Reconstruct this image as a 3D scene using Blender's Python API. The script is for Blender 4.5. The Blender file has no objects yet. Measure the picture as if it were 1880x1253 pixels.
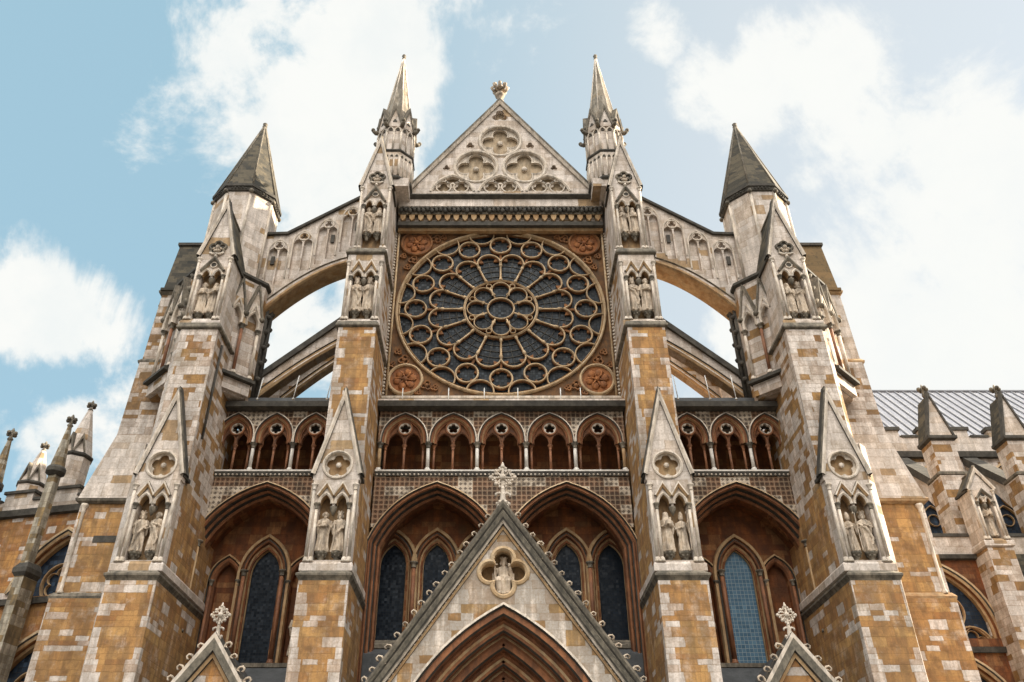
import bpy, bmesh, math, random
from math import sin, cos, tan, pi, radians, sqrt, atan2
from mathutils import Vector, Matrix
from mathutils.geometry import tessellate_polygon
random.seed(7)
C = bpy.context.scene.collection
SC = bpy.context.scene
# ---------------------------------------------------------------- camera
F, TH, PX0, PY0 = 1530.0, radians(33.5), 908.0, 626.0
CAM = Vector((-0.30, -32.4, 1.7))
cd = bpy.data.cameras.new('camera'); co = bpy.data.objects.new('camera', cd); C.objects.link(co)
co.location = CAM; co.rotation_euler = (pi/2+TH, 0, 0)
cd.sensor_width = 36; cd.lens = F/1880*36; cd.shift_x = (940-PX0)/1880; cd.clip_end = 6000; cd.clip_start = .1
SC.camera = co
def elev(py, y):                      # height on the vertical plane Y=y
    b = (PY0-py)/F
    return CAM.z + (sin(TH)+b*cos(TH))*(y-CAM.y)/(cos(TH)-b*sin(TH))
def xat(px, py, y):
    b = (PY0-py)/F
    return CAM.x + (px-PX0)/F*(y-CAM.y)/(cos(TH)-b*sin(TH))
# ---------------------------------------------------------------- light
SUN_AZ, SUN_EL = radians(77), radians(31)      # azimuth from +Y towards +X
sd = bpy.data.lights.new('sun', 'SUN'); so = bpy.data.objects.new('sun', sd); C.objects.link(so)
sd.energy = 5.0; sd.angle = radians(.6); sd.color = (1, .87, .68)
so.location = (60, 10, 60)
sv = Vector((sin(SUN_AZ)*cos(SUN_EL), cos(SUN_AZ)*cos(SUN_EL), sin(SUN_EL)))
so.rotation_euler = sv.to_track_quat('Z', 'Y').to_euler()
SC.view_settings.view_transform = 'Standard'; SC.view_settings.look = 'None'
SC.view_settings.exposure = 1.74; SC.view_settings.gamma = 1
W = bpy.data.worlds.new('World'); SC.world = W; W.use_nodes = True
class NT:
    def __init__(s, t): s.t = t; t.nodes.clear()
    def n(s, ty, **k):
        o = s.t.nodes.new(ty)
        for a, b in k.items():
            if a == 'ins':
                for i, v in b.items():
                    if isinstance(v, bpy.types.NodeSocket): s.t.links.new(v, o.inputs[i])
                    elif v is not None: o.inputs[i].default_value = v
            else: setattr(o, a, b)
        return o
    def m(s, op, a, b=None, c=None, clamp=False):
        o = s.n('ShaderNodeMath', operation=op, use_clamp=clamp, ins={0: a, 1: b, 2: c}); return o.outputs[0]
    def mix(s, f, a, b, bt='MIX'):
        o = s.n('ShaderNodeMix', data_type='RGBA', blend_type=bt)
        for i, v in ((0, f), (6, a), (7, b)):
            if isinstance(v, bpy.types.NodeSocket): s.t.links.new(v, o.inputs[i])
            else: o.inputs[i].default_value = v if i == 0 else (*v, 1)[:4]
        return o.outputs[2]
    def noise(s, vec, sc, det=4, rough=.55):
        return s.n('ShaderNodeTexNoise', ins={'Vector': vec, 'Scale': sc, 'Detail': det, 'Roughness': rough}).outputs['Fac']
    def sstep(s, v, a, b, lo=0., hi=1.):
        o = s.n('ShaderNodeMapRange', interpolation_type='SMOOTHSTEP', ins={0: v, 1: a, 2: b, 3: lo, 4: hi}); return o.outputs[0]
    def scl(s, vec, sc):
        return s.n('ShaderNodeVectorMath', operation='MULTIPLY', ins={0: vec, 1: sc}).outputs[0]
    def link(s, a, b): s.t.links.new(a, b)
def pixdir(px, py):
    a, b = (px-PX0)/F, (PY0-py)/F
    return Vector((a, cos(TH)-b*sin(TH), sin(TH)+b*cos(TH))).normalized()
w = NT(W.node_tree)
sky = w.n('ShaderNodeTexSky', sky_type='NISHITA', sun_disc=False, sun_elevation=SUN_EL, sun_rotation=SUN_AZ, altitude=30, air_density=1.0, dust_density=1.2, ozone_density=1.6)
tc = w.n('ShaderNodeTexCoord'); dirv = tc.outputs['Generated']
nz = w.n('ShaderNodeTexNoise', ins={'Vector': dirv, 'Scale': 4.2, 'Detail': 11, 'Roughness': .62, 'Distortion': .5})
nz2 = w.n('ShaderNodeTexNoise', ins={'Vector': dirv, 'Scale': 9., 'Detail': 7, 'Roughness': .62})
acc = None
# cloud banks: centre, angular reach, weight
BANKS = [(560,230,.17,1.0),(430,60,.15,.9),(700,40,.20,.95),(640,420,.13,.75),(330,200,.09,.55),(80,590,.095,.95),(-60,560,.10,.7),(90,830,.12,1.),(150,640,.06,.5),(-100,900,.16,.9),
         (1380,170,.10,.55),(1540,160,.08,.52),(1200,50,.05,.55),(1650,300,.16,.6),(1800,480,.25,.85),(1900,760,.25,.9),(1500,640,.2,.6),(1350,560,.15,.5),(580,560,.15,.5)]
for px, py, rad, wt in BANKS:
    d = pixdir(px, py)
    dt = w.n('ShaderNodeVectorMath', operation='DISTANCE', ins={0: dirv, 1: d}).outputs['Value']
    g = w.sstep(dt, 0., rad*1.5, wt, 0.)
    acc = g if acc is None else w.m('MAXIMUM', acc, g)
sep = w.n('ShaderNodeSeparateXYZ', ins={0: dirv})
north = w.sstep(sep.outputs[1], .05, -.5, 0., .85)     # unseen cloud added over the northern sky, to fill the shaded front
acc = w.m('MAXIMUM', acc, north)
nn = w.m('ADD', w.m('MULTIPLY', nz.outputs['Fac'], .75), w.m('MULTIPLY', nz2.outputs['Fac'], .25))
cm = w.m('ADD', acc, w.m('MULTIPLY', w.m('SUBTRACT', nn, .5), 3.0))
cm = w.sstep(cm, .34, .66)
up = w.sstep(sep.outputs[1], .3, -.4, 0., 1.)
high = w.m('MULTIPLY', up, w.sstep(sep.outputs[2], .25, .85))
lown = w.sstep(sep.outputs[1], .15, -.25)
ccol = w.mix(lown, (5.25, 5.3, 5.15), (3.0, 3.0, 3.0))  # unseen low northern cloud set darker to deepen the recesses
ccol = w.mix(high, ccol, (39.0, 37.4, 35.0))      # added bright cloud, high behind the camera, lighting the facade
shade = w.m('MULTIPLY', cm, w.sstep(nz2.outputs['Fac'], .35, .62, .88, 1.0))
hz = w.mix(w.sstep(sep.outputs[0], -.34, .36), (2.3, 3.6, 4.25), (4.3, 4.65, 4.72))
haze = w.mix(.8, sky.outputs[0], hz)
skyc = w.mix(shade, haze, ccol)
bg = w.n('ShaderNodeBackground', ins={'Color': skyc, 'Strength': .055})
wo = w.n('ShaderNodeOutputWorld'); w.link(bg.outputs[0], wo.inputs[0])
# ---------------------------------------------------------------- materials
def newmat(name):
    m = bpy.data.materials.new(name); m.use_nodes = True
    t = NT(m.node_tree); out = t.n('ShaderNodeOutputMaterial'); p = t.n('ShaderNodeBsdfPrincipled'); t.link(p.outputs[0], out.inputs[0])
    p.inputs['Specular IOR Level'].default_value = .25
    return m, t, p
def stone(name, pale, ochre, dark, prob, bw=.75, bh=.36, quoin=False, soot=.35, sootcol=(.055,.052,.045), lowtint=0., streak=1., rough=.9, joint=.35, bump=.5, green=.25):
    m, t, p = newmat(name)
    g = t.n('ShaderNodeNewGeometry'); P = g.outputs['Position']; Nn = g.outputs['True Normal']
    sp = t.n('ShaderNodeSeparateXYZ', ins={0: P}); sn = t.n('ShaderNodeSeparateXYZ', ins={0: Nn})
    side = t.m('GREATER_THAN', t.m('ABSOLUTE', sn.outputs[0]), .72)
    X, Y, Z = sp.outputs
    u = t.m('ADD', t.m('MULTIPLY', X, t.m('SUBTRACT', 1., side)), t.m('MULTIPLY', Y, side))
    wob = t.n('ShaderNodeSeparateColor', ins={0: t.n('ShaderNodeTexNoise', ins={'Vector': P, 'Scale': 3.5, 'Detail': 4., 'Roughness': .6}).outputs['Color']})
    u = t.m('ADD', u, t.m('MULTIPLY', t.m('SUBTRACT', wob.outputs[0], .5), .11))
    Z = t.m('ADD', Z, t.m('MULTIPLY', t.m('SUBTRACT', wob.outputs[1], .5), .07))
    rowf = t.m('DIVIDE', t.m('ADD', Z, t.m('MULTIPLY', t.m('SINE', t.m('MULTIPLY', Z, 4.7)), .09)), bh); row = t.m('FLOOR', rowf)
    rr = t.n('ShaderNodeTexWhiteNoise', noise_dimensions='1D', ins={'W': row}).outputs['Value']
    bwv = t.m('MULTIPLY', t.m('ADD', .7, t.m('MULTIPLY', rr, .7)), bw)
    colf = t.m('ADD', t.m('DIVIDE', u, bwv), t.m('MULTIPLY', rr, 17.3)); col = t.m('FLOOR', colf)
    vec = t.n('ShaderNodeCombineXYZ', ins={0: col, 1: row, 2: side}).outputs[0]
    wn = t.n('ShaderNodeTexWhiteNoise', noise_dimensions='3D', ins={'Vector': vec}); r1 = wn.outputs['Value']
    sc_ = t.n('ShaderNodeSeparateColor', ins={0: wn.outputs['Color']}); r2, r3 = sc_.outputs[1], sc_.outputs[2]
    big = t.noise(P, .45, 3); med = t.noise(P, 2.2, 6, .65); fine = t.noise(P, 14., 5, .7)
    bigb = t.noise(t.scl(vec, (bw*.5, bh*.5, 3.)), 1., 3)
    val = t.m('ADD', r1, t.m('MULTIPLY', t.m('SUBTRACT', bigb, .5), 1.6))
    isp = t.m('LESS_THAN', val, prob)
    if quoin:
        at = lambda a: t.n('ShaderNodeAttribute', attribute_type='OBJECT', attribute_name=a).outputs['Fac']
        ex = t.m('SUBTRACT', at('hw'), t.m('ABSOLUTE', t.m('SUBTRACT', X, at('cx'))))
        ey = t.m('SUBTRACT', Y, at('fy'))
        e = t.m('ADD', t.m('MULTIPLY', ex, t.m('SUBTRACT', 1., side)), t.m('MULTIPLY', ey, side))
        sgn = t.m('SIGN', t.m('SUBTRACT', X, at('cx')))
        q = t.n('ShaderNodeTexWhiteNoise', noise_dimensions='2D', ins={'Vector': t.n('ShaderNodeCombineXYZ', ins={0: t.m('FLOOR', t.m('MULTIPLY', rowf, .5 if bh < .3 else .72)), 1: sgn}).outputs[0]}).outputs['Value']
        lng = t.m('MULTIPLY', t.m('POWER', q, 1.3), .52)
        isp = t.m('MAXIMUM', isp, t.m('LESS_THAN', e, t.m('SUBTRACT', lng, .04)))
    rw2 = t.n('ShaderNodeTexWhiteNoise', noise_dimensions='1D', ins={'W': t.m('ADD', row, 91.7)}).outputs['Value']
    oc = t.mix(t.m('ADD', t.m('MULTIPLY', r2, .6), t.m('MULTIPLY', rw2, .4)), ochre, dark)
    oc = t.mix(t.sstep(med, .45, .72, 0., .7), oc, tuple(c*.7 for c in dark))
    pl = t.mix(t.m('MULTIPLY', r3, .55), pale, tuple(c*.74 for c in pale))
    pl = t.mix(t.sstep(big, .5, .8, 0., .35), pl, tuple(.5*(a+b) for a, b in zip(pale, ochre)))
    oc = t.mix(t.sstep(t.noise(P, 1.3, 7, .72), .5, .72, 0., .55), oc, tuple(.35*a+.65*b for a, b in zip(ochre, pale)))
    ispf = t.m('MULTIPLY', isp, t.m('SUBTRACT', 1., t.m('MULTIPLY', t.sstep(t.m('ADD', t.m('MULTIPLY', med, .6), t.m('MULTIPLY', r2, .4)), .42, .75), .5)))
    base = t.mix(ispf, oc, pl)
    vn = t.noise(t.scl(P, (2.6, 2.6, .35)), 1.5, 6, .65)                 # rain streaks
    sm = t.m('MULTIPLY', t.sstep(t.m('ADD', t.m('MULTIPLY', vn, .6*streak+.2), t.m('MULTIPLY', med, .4)), .47, .68), soot, clamp=True)
    base = t.mix(sm, base, sootcol)
    if green: base = t.mix(t.m('MULTIPLY', t.sstep(t.noise(P, .8, 4), .55, .75), green), base, (.13, .12, .055))
    base = t.mix(t.sstep(fine, .36, .72, .0, .42), base, tuple(c*.4 for c in ochre))
    fu, fv = t.m('FRACT', colf), t.m('FRACT', rowf)
    ju = t.m('MINIMUM', fu, t.m('SUBTRACT', 1., fu)); jv = t.m('MINIMUM', fv, t.m('SUBTRACT', 1., fv))
    jm = t.m('MAXIMUM', t.m('LESS_THAN', ju, .012/bw), t.m('LESS_THAN', jv, .012/bh))
    base = t.mix(t.m('MULTIPLY', jm, joint), base, tuple(c*.35 for c in ochre))
    t.link(base, p.inputs['Base Color']); p.inputs['Roughness'].default_value = rough
    h = t.m('ADD', t.m('MULTIPLY', fine, .5), t.m('ADD', med, t.m('ADD', t.m('MULTIPLY', jm, -.5), t.m('MULTIPLY', r2, .35))))
    b = t.n('ShaderNodeBump', ins={'Strength': bump, 'Distance': .035, 'Height': h}); t.link(b.outputs[0], p.inputs['Normal'])
    return m
def plain(name, a, b, sc=3., soot=0., sootcol=(.05,.048,.042), rough=.85, bump=.4, spec=.25, metal=0.):
    m, t, p = newmat(name)
    P = t.n('ShaderNodeNewGeometry').outputs['Position']
    n1 = t.noise(P, sc, 6, .65); n2 = t.noise(P, sc*6, 4, .7)
    base = t.mix(t.sstep(n1, .3, .7), a, b)
    if soot: base = t.mix(t.m('MULTIPLY', t.sstep(t.noise(t.scl(P, (2.2, 2.2, .6)), 2.0, 6, .7), .42, .66), soot), base, sootcol)
    base = t.mix(t.sstep(n2, .35, .7, 0., .3), base, tuple(c*.5 for c in a))
    t.link(base, p.inputs['Base Color']); p.inputs['Roughness'].default_value = rough; p.inputs['Metallic'].default_value = metal
    p.inputs['Specular IOR Level'].default_value = spec
    bb = t.n('ShaderNodeBump', ins={'Strength': bump, 'Distance': .03, 'Height': t.m('ADD', n1, t.m('MULTIPLY', n2, .5))}); t.link(bb.outputs[0], p.inputs['Normal'])
    return m
PALE = (.76, .675, .605); OCH = (.56, .325, .12); BRN = (.33, .15, .055)
PALESTONE = stone('pale_ashlar', PALE, (.50,.34,.18), (.36,.24,.14), .96, .8, .42, soot=.33, joint=.3, green=.12)
SHAFT = stone('buttress_masonry', PALE, OCH, BRN, .14, .62, .235, quoin=True, soot=.42)
SHAFT_UP = stone('upper_buttress_masonry', PALE, (.43,.25,.09), (.26,.13,.055), .66, .6, .25, quoin=True, soot=.38)
TOWER = stone('tower_masonry', PALE, (.42,.25,.10), (.25,.13,.05), .78, .7, .30, soot=.33)
WINGM = stone('wing_masonry', PALE, (.40,.23,.09), (.22,.12,.055), .60, .6, .25, soot=.42)
LOWER = stone('lower_ochre_masonry', PALE, (.53,.275,.09), (.31,.125,.042), .16, .62, .24, soot=.42)
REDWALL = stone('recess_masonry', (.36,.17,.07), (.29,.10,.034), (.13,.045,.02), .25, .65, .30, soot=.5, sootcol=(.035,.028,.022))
ROSEWALL = plain('rose_spandrel_stone', (.22,.11,.045), (.10,.055,.03), 2.5, .6)
ROSEORANGE = plain('rose_roundel_stone', (.40,.16,.055), (.19,.07,.03), 3., .5)
ARCHRED = plain('arch_moulding_stone', (.32,.135,.06), (.17,.072,.036), 2.2, .55, (.045,.035,.028))
ARCHTAN = plain('tan_moulding_stone', (.48,.34,.19), (.34,.19,.085), 2.5, .35)
TRAC = plain('tracery_stone', (.60,.46,.30), (.44,.29,.15), 2.2, .4)
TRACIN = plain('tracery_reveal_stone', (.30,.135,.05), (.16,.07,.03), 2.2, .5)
CARVED = plain('carved_pale_stone', (.68,.60,.51), (.54,.45,.35), 4., .55)
STATUE = plain('statue_stone', (.62,.52,.41), (.44,.34,.24), 6., .75, (.06,.05,.042))
WHITEM = plain('white_marble_shaft', (.70,.66,.60), (.55,.50,.44), 3., .25, rough=.6)
BROWNSH = plain('brown_marble_shaft', (.30,.13,.06), (.16,.07,.04), 3., .4, rough=.6)
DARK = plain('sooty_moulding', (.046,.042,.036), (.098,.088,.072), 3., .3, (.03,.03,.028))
DRIP = plain('weathered_drip_stone', (.26,.22,.165), (.085,.076,.062), 2.5, .75, (.036,.033,.028))
GABACK = plain('gable_back_stone', (.50,.40,.28), (.36,.26,.16), 2.2, .45)
GALTR = plain('gallery_tracery_stone', (.25,.105,.048), (.13,.055,.028), 2.5, .5)
NICHEB = plain('niche_back_stone', (.40,.265,.14), (.25,.15,.075), 3.2, .6)
LEADD = plain('dark_lead', (.05,.055,.058), (.09,.095,.10), 2., 0, rough=.6, spec=.4)
GREENCOP = plain('mossy_coping_stone', (.27,.235,.18), (.11,.10,.08), 4.5, .65)
RODM = plain('white_painted_rod', (.75,.75,.72), (.66,.66,.64), 5., 0, rough=.5)
CHAPST = stone('chapel_pier_stone', (.50,.45,.36), (.36,.24,.11), (.16,.12,.07), .6, .5, .3, soot=.6, green=.6)
def slate(name, a, b, bh=.22, bw=.4):
    m, t, p = newmat(name)
    P = t.n('ShaderNodeNewGeometry').outputs['Position']; sp = t.n('ShaderNodeSeparateXYZ', ins={0: P})
    rowf = t.m('DIVIDE', sp.outputs[2], bh); row = t.m('FLOOR', rowf)
    u = t.m('ADD', t.m('DIVIDE', t.m('ADD', sp.outputs[0], t.m('MULTIPLY', sp.outputs[1], .7)), bw), t.m('MULTIPLY', row, .37))
    wn = t.n('ShaderNodeTexWhiteNoise', noise_dimensions='2D', ins={'Vector': t.n('ShaderNodeCombineXYZ', ins={0: t.m('FLOOR', u), 1: row}).outputs[0]}).outputs['Value']
    base = t.mix(wn, a, b); n = t.noise(P, 2.5, 5, .7)
    base = t.mix(t.sstep(n, .55, .72, 0, .7), base, (.17, .13, .075))
    base = t.mix(t.sstep(t.noise(P, 7, 4), .5, .75, 0, .5), base, (.02, .022, .02))
    t.link(base, p.inputs['Base Color']); p.inputs['Roughness'].default_value = .8
    b_ = t.n('ShaderNodeBump', ins={'Strength': .7, 'Distance': .05, 'Height': t.m('ADD', t.m('FRACT', rowf), t.m('MULTIPLY', wn, .5))}); t.link(b_.outputs[0], p.inputs['Normal'])
    return m
SLATE = slate('stone_slates', (.034,.033,.028), (.12,.10,.068), .22, .42)
SLATEBR = slate('brown_stone_slates', (.11,.075,.035), (.20,.125,.055), .42, .9)
SPIREST = stone('spire_masonry', (.42,.37,.30), (.36,.28,.18), (.28,.22,.15), .9, .5, .3, soot=.7, bump=.4)
def diaper(name):
    m, t, p = newmat(name)
    P = t.n('ShaderNodeNewGeometry').outputs['Position']; sp = t.n('ShaderNodeSeparateXYZ', ins={0: P})
    s = .20
    a, b = t.m('DIVIDE', sp.outputs[0], s), t.m('DIVIDE', sp.outputs[2], s)
    fa, fb = t.m('SUBTRACT', t.m('FRACT', a), .5), t.m('SUBTRACT', t.m('FRACT', b), .5)
    rad = t.m('SQRT', t.m('ADD', t.m('MULTIPLY', fa, fa), t.m('MULTIPLY', fb, fb)))
    ang = t.m('ARCTAN2', fb, fa); pet = t.m('ABSOLUTE', t.m('COSINE', t.m('MULTIPLY', ang, 2.)))
    hole = t.sstep(t.m('SUBTRACT', rad, t.m('ADD', .16, t.m('MULTIPLY', pet, .17))), -.05, .03, 1., 0.)
    frame = t.m('GREATER_THAN', t.m('MAXIMUM', t.m('ABSOLUTE', fa), t.m('ABSOLUTE', fb)), .44)
    blk = t.n('ShaderNodeTexWhiteNoise', noise_dimensions='2D', ins={'Vector': t.n('ShaderNodeCombineXYZ', ins={0: t.m('FLOOR', t.m('DIVIDE', a, 3.)), 1: t.m('FLOOR', t.m('DIVIDE', b, 2.))}).outputs[0]}).outputs['Value']
    base = t.mix(t.m('LESS_THAN', blk, .45), (.175, .095, .056), (.50, .42, .33))
    n = t.noise(P, 2.5, 6, .65); base = t.mix(t.sstep(n, .42, .62, 0, .85), base, (.06, .042, .03))
    base = t.mix(t.m('MULTIPLY', hole, .72), base, (.05, .032, .022))
    base = t.mix(t.m('MULTIPLY', frame, .35), base, (.55, .42, .28))
    t.link(base, p.inputs['Base Color']); p.inputs['Roughness'].default_value = .9
    bb = t.n('ShaderNodeBump', ins={'Strength': 1., 'Distance': .06, 'Height': t.m('SUBTRACT', t.m('MULTIPLY', n, .3), hole)}); t.link(bb.outputs[0], p.inputs['Normal'])
    return m
DIAPER = diaper('diapered_stone')
def glass(name, a, b, lead, gs=.17, rough=.25, vary=1.):
    m, t, p = newmat(name)
    P = t.n('ShaderNodeNewGeometry').outputs['Position']; sp = t.n('ShaderNodeSeparateXYZ', ins={0: P})
    ca, cb = t.m('DIVIDE', sp.outputs[0], gs), t.m('DIVIDE', sp.outputs[2], gs)
    wn = t.n('ShaderNodeTexWhiteNoise', noise_dimensions='2D', ins={'Vector': t.n('ShaderNodeCombineXYZ', ins={0: t.m('FLOOR', ca), 1: t.m('FLOOR', cb)}).outputs[0]})
    fa, fb = t.m('FRACT', ca), t.m('FRACT', cb)
    jm = t.m('MAXIMUM', t.m('LESS_THAN', fa, .10), t.m('LESS_THAN', fb, .10))
    base = t.mix(t.m('MULTIPLY', t.m('POWER', wn.outputs['Value'], 2.), vary), a, b)
    base = t.mix(t.sstep(t.noise(P, 1.3, 4), .35, .7, 0., .6), base, a)
    base = t.mix(jm, base, lead)
    t.link(base, p.inputs['Base Color']); p.inputs['Specular IOR Level'].default_value = .14
    t.link(t.m('ADD', rough, t.m('MULTIPLY', jm, .4)), p.inputs['Roughness'])
    nv = t.n('ShaderNodeVectorMath', operation='SUBTRACT', ins={0: wn.outputs['Color'], 1: (.5, .5, .5)}).outputs[0]
    gn = t.n('ShaderNodeNewGeometry').outputs['Normal']
    nn_ = t.n('ShaderNodeVectorMath', operation='NORMALIZE', ins={0: t.n('ShaderNodeVectorMath', operation='ADD', ins={0: gn, 1: t.scl(nv, (.16, .16, .16))}).outputs[0]}).outputs[0]
    t.link(nn_, p.inputs['Normal'])
    return m
GLASS = glass('leaded_dark_glass', (.008,.011,.014), (.07,.09,.11), (.010,.011,.012), .13, .3, .6)
GLASSL = glass('leaded_lancet_glass', (.009,.013,.019), (.045,.06,.08), (.014,.016,.018), .105, .25, .35)
GLASSB = glass('leaded_sky_reflection_glass', (.06,.125,.19), (.13,.23,.31), (.26,.31,.32), .15, .25, .8)  # bright sky reflection painted into the pane colour
GLASSN = glass('leaded_window_glass', (.015,.022,.034), (.045,.07,.11), (.02,.02,.02), .2)
def leadroof():
    m, t, p = newmat('lead_roof')
    P = t.n('ShaderNodeNewGeometry').outputs['Position']
    n = t.sstep(t.noise(t.scl(P, (1.5, .4, .4)), 1.6, 6, .7), .3, .7); base = t.mix(n, (.33, .325, .345), (.43, .425, .445))
    t.link(base, p.inputs['Base Color']); p.inputs['Roughness'].default_value = .55
    return m
LEAD = leadroof()
GROUND = stone('paving_stone', (.13,.125,.115), (.11,.105,.10), (.09,.085,.08), .5, .9, .6, soot=.2)
GRASS = plain('lawn_grass', (.06,.09,.03), (.09,.12,.04), 1.5)
# ---------------------------------------------------------------- mesh building
class MB:
    def __init__(s, mat=None, M=None):
        s.v = []; s.f = []; s.mi = []; s.sm = []; s.mats = []; s.cur = 0; s.M = M
        if mat: s.use(mat)
    def use(s, m):
        if m not in s.mats: s.mats.append(m)
        s.cur = s.mats.index(m); return s
    def p(s, x, y, z):
        q = Vector((x, y, z))
        if s.M is not None: q = s.M @ q
        s.v.append(q); return len(s.v)-1
    def face(s, idx, sm=False, m=None):
        s.f.append(tuple(idx)); s.mi.append(s.cur if m is None else m); s.sm.append(sm)
    def box(s, x0, x1, y0, y1, z0, z1):
        i = [s.p(x, y, z) for z in (z0, z1) for y in (y0, y1) for x in (x0, x1)]
        for q in ((0,1,3,2),(4,6,7,5),(0,4,5,1),(2,3,7,6),(0,2,6,4),(1,5,7,3)): s.face([i[k] for k in q])
    def prism(s, poly, y0, y1, holes=(), side=None):
        loops = [list(poly)]+[list(h) for h in holes]
        flat = [q for l in loops for q in l]
        tr = tessellate_polygon([[Vector((a, b, 0)) for a, b in l] for l in loops])
        i0 = [s.p(a, y0, b) for a, b in flat]; i1 = [s.p(a, y1, b) for a, b in flat]
        for t in tr: s.face([i0[k] for k in t]); s.face([i1[k] for k in reversed(t)])
        m = None
        if side is not None: c = s.cur; s.use(side); m = s.cur; s.cur = c
        o = 0
        for l in loops:
            n = len(l)
            for k in range(n):
                a, b = o+k, o+(k+1) % n; s.face((i0[a], i0[b], i1[b], i1[a]), m=m)
            o += n
    def zprism(s, poly, z0, z1, top=None):
        n = len(poly); top = top or poly
        a = [s.p(x, y, z0) for x, y in poly]; b = [s.p(x, y, z1) for x, y in top]
        for k in range(n): s.face((a[k], a[(k+1) % n], b[(k+1) % n], b[k]))
        s.face(a[::-1]); s.face(b)
    def belt(s, x0, x1, yf, yb, prof):           # U-shaped band round front and sides; prof = (offset, z)
        rings = []
        for o, z in prof:
            rings.append([s.p(x0-o, yb, z), s.p(x0-o, yf-o, z), s.p(x1+o, yf-o, z), s.p(x1+o, yb, z)])
        for A, B in zip(rings, rings[1:]):
            for k in range(3): s.face((A[k], A[k+1], B[k+1], B[k]))
            s.face((A[3], A[0], B[0], B[3]))
        s.face(rings[0][::-1]); s.face(rings[-1])
    def tube(s, path, r, n=8, closed=False, sm=True, cap=True):
        path = [Vector(q) for q in path]; N = len(path)
        rs = r if isinstance(r, (list, tuple)) else [r]*N
        rings = []; ref = None
        for k in range(N):
            if closed: tg = path[(k+1) % N]-path[k-1]
            else: tg = path[min(k+1, N-1)]-path[max(k-1, 0)]
            tg.normalize()
            if ref is None: ref = Vector((0, 1, 0)) if abs(tg.y) < .9 else Vector((1, 0, 0))
            b = tg.cross(ref); b.normalize(); c = b.cross(tg); ref = c
            rings.append([s.p(*(path[k]+(b*cos(2*pi*j/n)+c*sin(2*pi*j/n))*rs[k])) for j in range(n)])
        for k in range(N if closed else N-1):
            A, B = rings[k], rings[(k+1) % N]
            for j in range(n): s.face((A[j], A[(j+1) % n], B[(j+1) % n], B[j]), sm)
        if cap and not closed: s.face(rings[0][::-1]); s.face(rings[-1])
    def mold(s, path, prof, closed=False, mats=None, kz=1.):
        N = len(path); path = [Vector((a, b)) for a, b in path]; rings = []
        for k in range(N):
            t1 = (path[k]-path[k-1]) if (k or closed) else None
            t2 = (path[(k+1) % N]-path[k]) if (k < N-1 or closed) else None
            if t1 is None: t1 = t2
            if t2 is None: t2 = t1
            t1 = t1.normalized(); t2 = t2.normalized()
            n1 = Vector((-t1.y, t1.x)); n2 = Vector((-t2.y, t2.x)); nn = n1+n2
            if nn.length < 1e-6: nn = n1.copy()
            nn.normalize(); sc = 1/max(.3, nn.dot(n1))
            rings.append([s.p(path[k].x+nn.x*d*sc, y, path[k].y+nn.y*d*sc) for d, y in prof])
        q = len(prof); c = s.cur
        mm = [None]*(q-1)
        if mats:
            mm = []
            for a in mats: s.use(a); mm.append(s.cur)
            s.cur = c
        for k in range(N if closed else N-1):
            A, B = rings[k], rings[(k+1) % N]
            for j in range(q-1): s.face((A[j], A[j+1], B[j+1], B[j]), m=mm[j] if mats else None)
    def lathe(s, cx, cy, prof, n=12, rot=0., sm=True, cap=True):
        rings = [[s.p(cx+r*cos(rot+2*pi*j/n), cy+r*sin(rot+2*pi*j/n), z) for j in range(n)] for r, z in prof]
        for A, B in zip(rings, rings[1:]):
            for j in range(n): s.face((A[j], A[(j+1) % n], B[(j+1) % n], B[j]), sm)
        if cap: s.face(rings[0][::-1]); s.face(rings[-1])
    def ball(s, c, r, n=8, sq=(1, 1, 1)):
        c = Vector(c); rings = []
        for i in range(1, n//2+1):
            th = pi*i/(n//2+1)
            rings.append([s.p(c.x+r*sq[0]*sin(th)*cos(2*pi*j/n), c.y+r*sq[1]*sin(th)*sin(2*pi*j/n), c.z+r*sq[2]*cos(th)) for j in range(n)])
        for A, B in zip(rings, rings[1:]):
            for j in range(n): s.face((A[j], A[(j+1) % n], B[(j+1) % n], B[j]), True)
        a = s.p(c.x, c.y, c.z+r*sq[2]); b = s.p(c.x, c.y, c.z-r*sq[2])
        for j in range(n): s.face((a, rings[0][j], rings[0][(j+1) % n]), True); s.face((b, rings[-1][(j+1) % n], rings[-1][j]), True)
    def mesh(s, name):
        me = bpy.data.meshes.new(name); me.from_pydata([tuple(q) for q in s.v], [], s.f)
        for m in s.mats: me.materials.append(m)
        me.polygons.foreach_set('material_index', s.mi); me.polygons.foreach_set('use_smooth', s.sm)
        bm = bmesh.new(); bm.from_mesh(me); bmesh.ops.recalc_face_normals(bm, faces=bm.faces); bm.to_mesh(me); bm.free()
        return me
    def build(s, name, parent=None, **props):
        o = bpy.data.objects.new(name, s.mesh(name)); C.objects.link(o)
        if parent: o.parent = parent
        for k, v in props.items(): o[k] = v
        return o
def empty(name, loc=(0, 0, 0), parent=None, **props):
    o = bpy.data.objects.new(name, None); C.objects.link(o); o.location = loc; o.empty_display_size = .3
    if parent: o.parent = parent
    for k, v in props.items(): o[k] = v
    return o
def copy(o, parent, loc=None):
    c = o.copy(); C.objects.link(c); c.parent = parent
    if loc is not None: c.location = loc
    return c
def arch(cx, zs, hw, rise, sag=.134, n=9):
    L = sqrt(hw*hw+rise*rise); nx, nz = -rise/L, hw/L; left = []
    for k in range(n+1):
        t = k/n; h = 4*t*(1-t)*sag*L
        left.append((cx-hw+hw*t+nx*h, zs+rise*t+nz*h))
    return left+[(2*cx-a, b) for a, b in left[-2::-1]]
def circ(cx, cz, r, n=36, kz=1.):
    return [(cx+r*sin(2*pi*k/n), cz+r*cos(2*pi*k/n)*kz) for k in range(n)]
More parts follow.
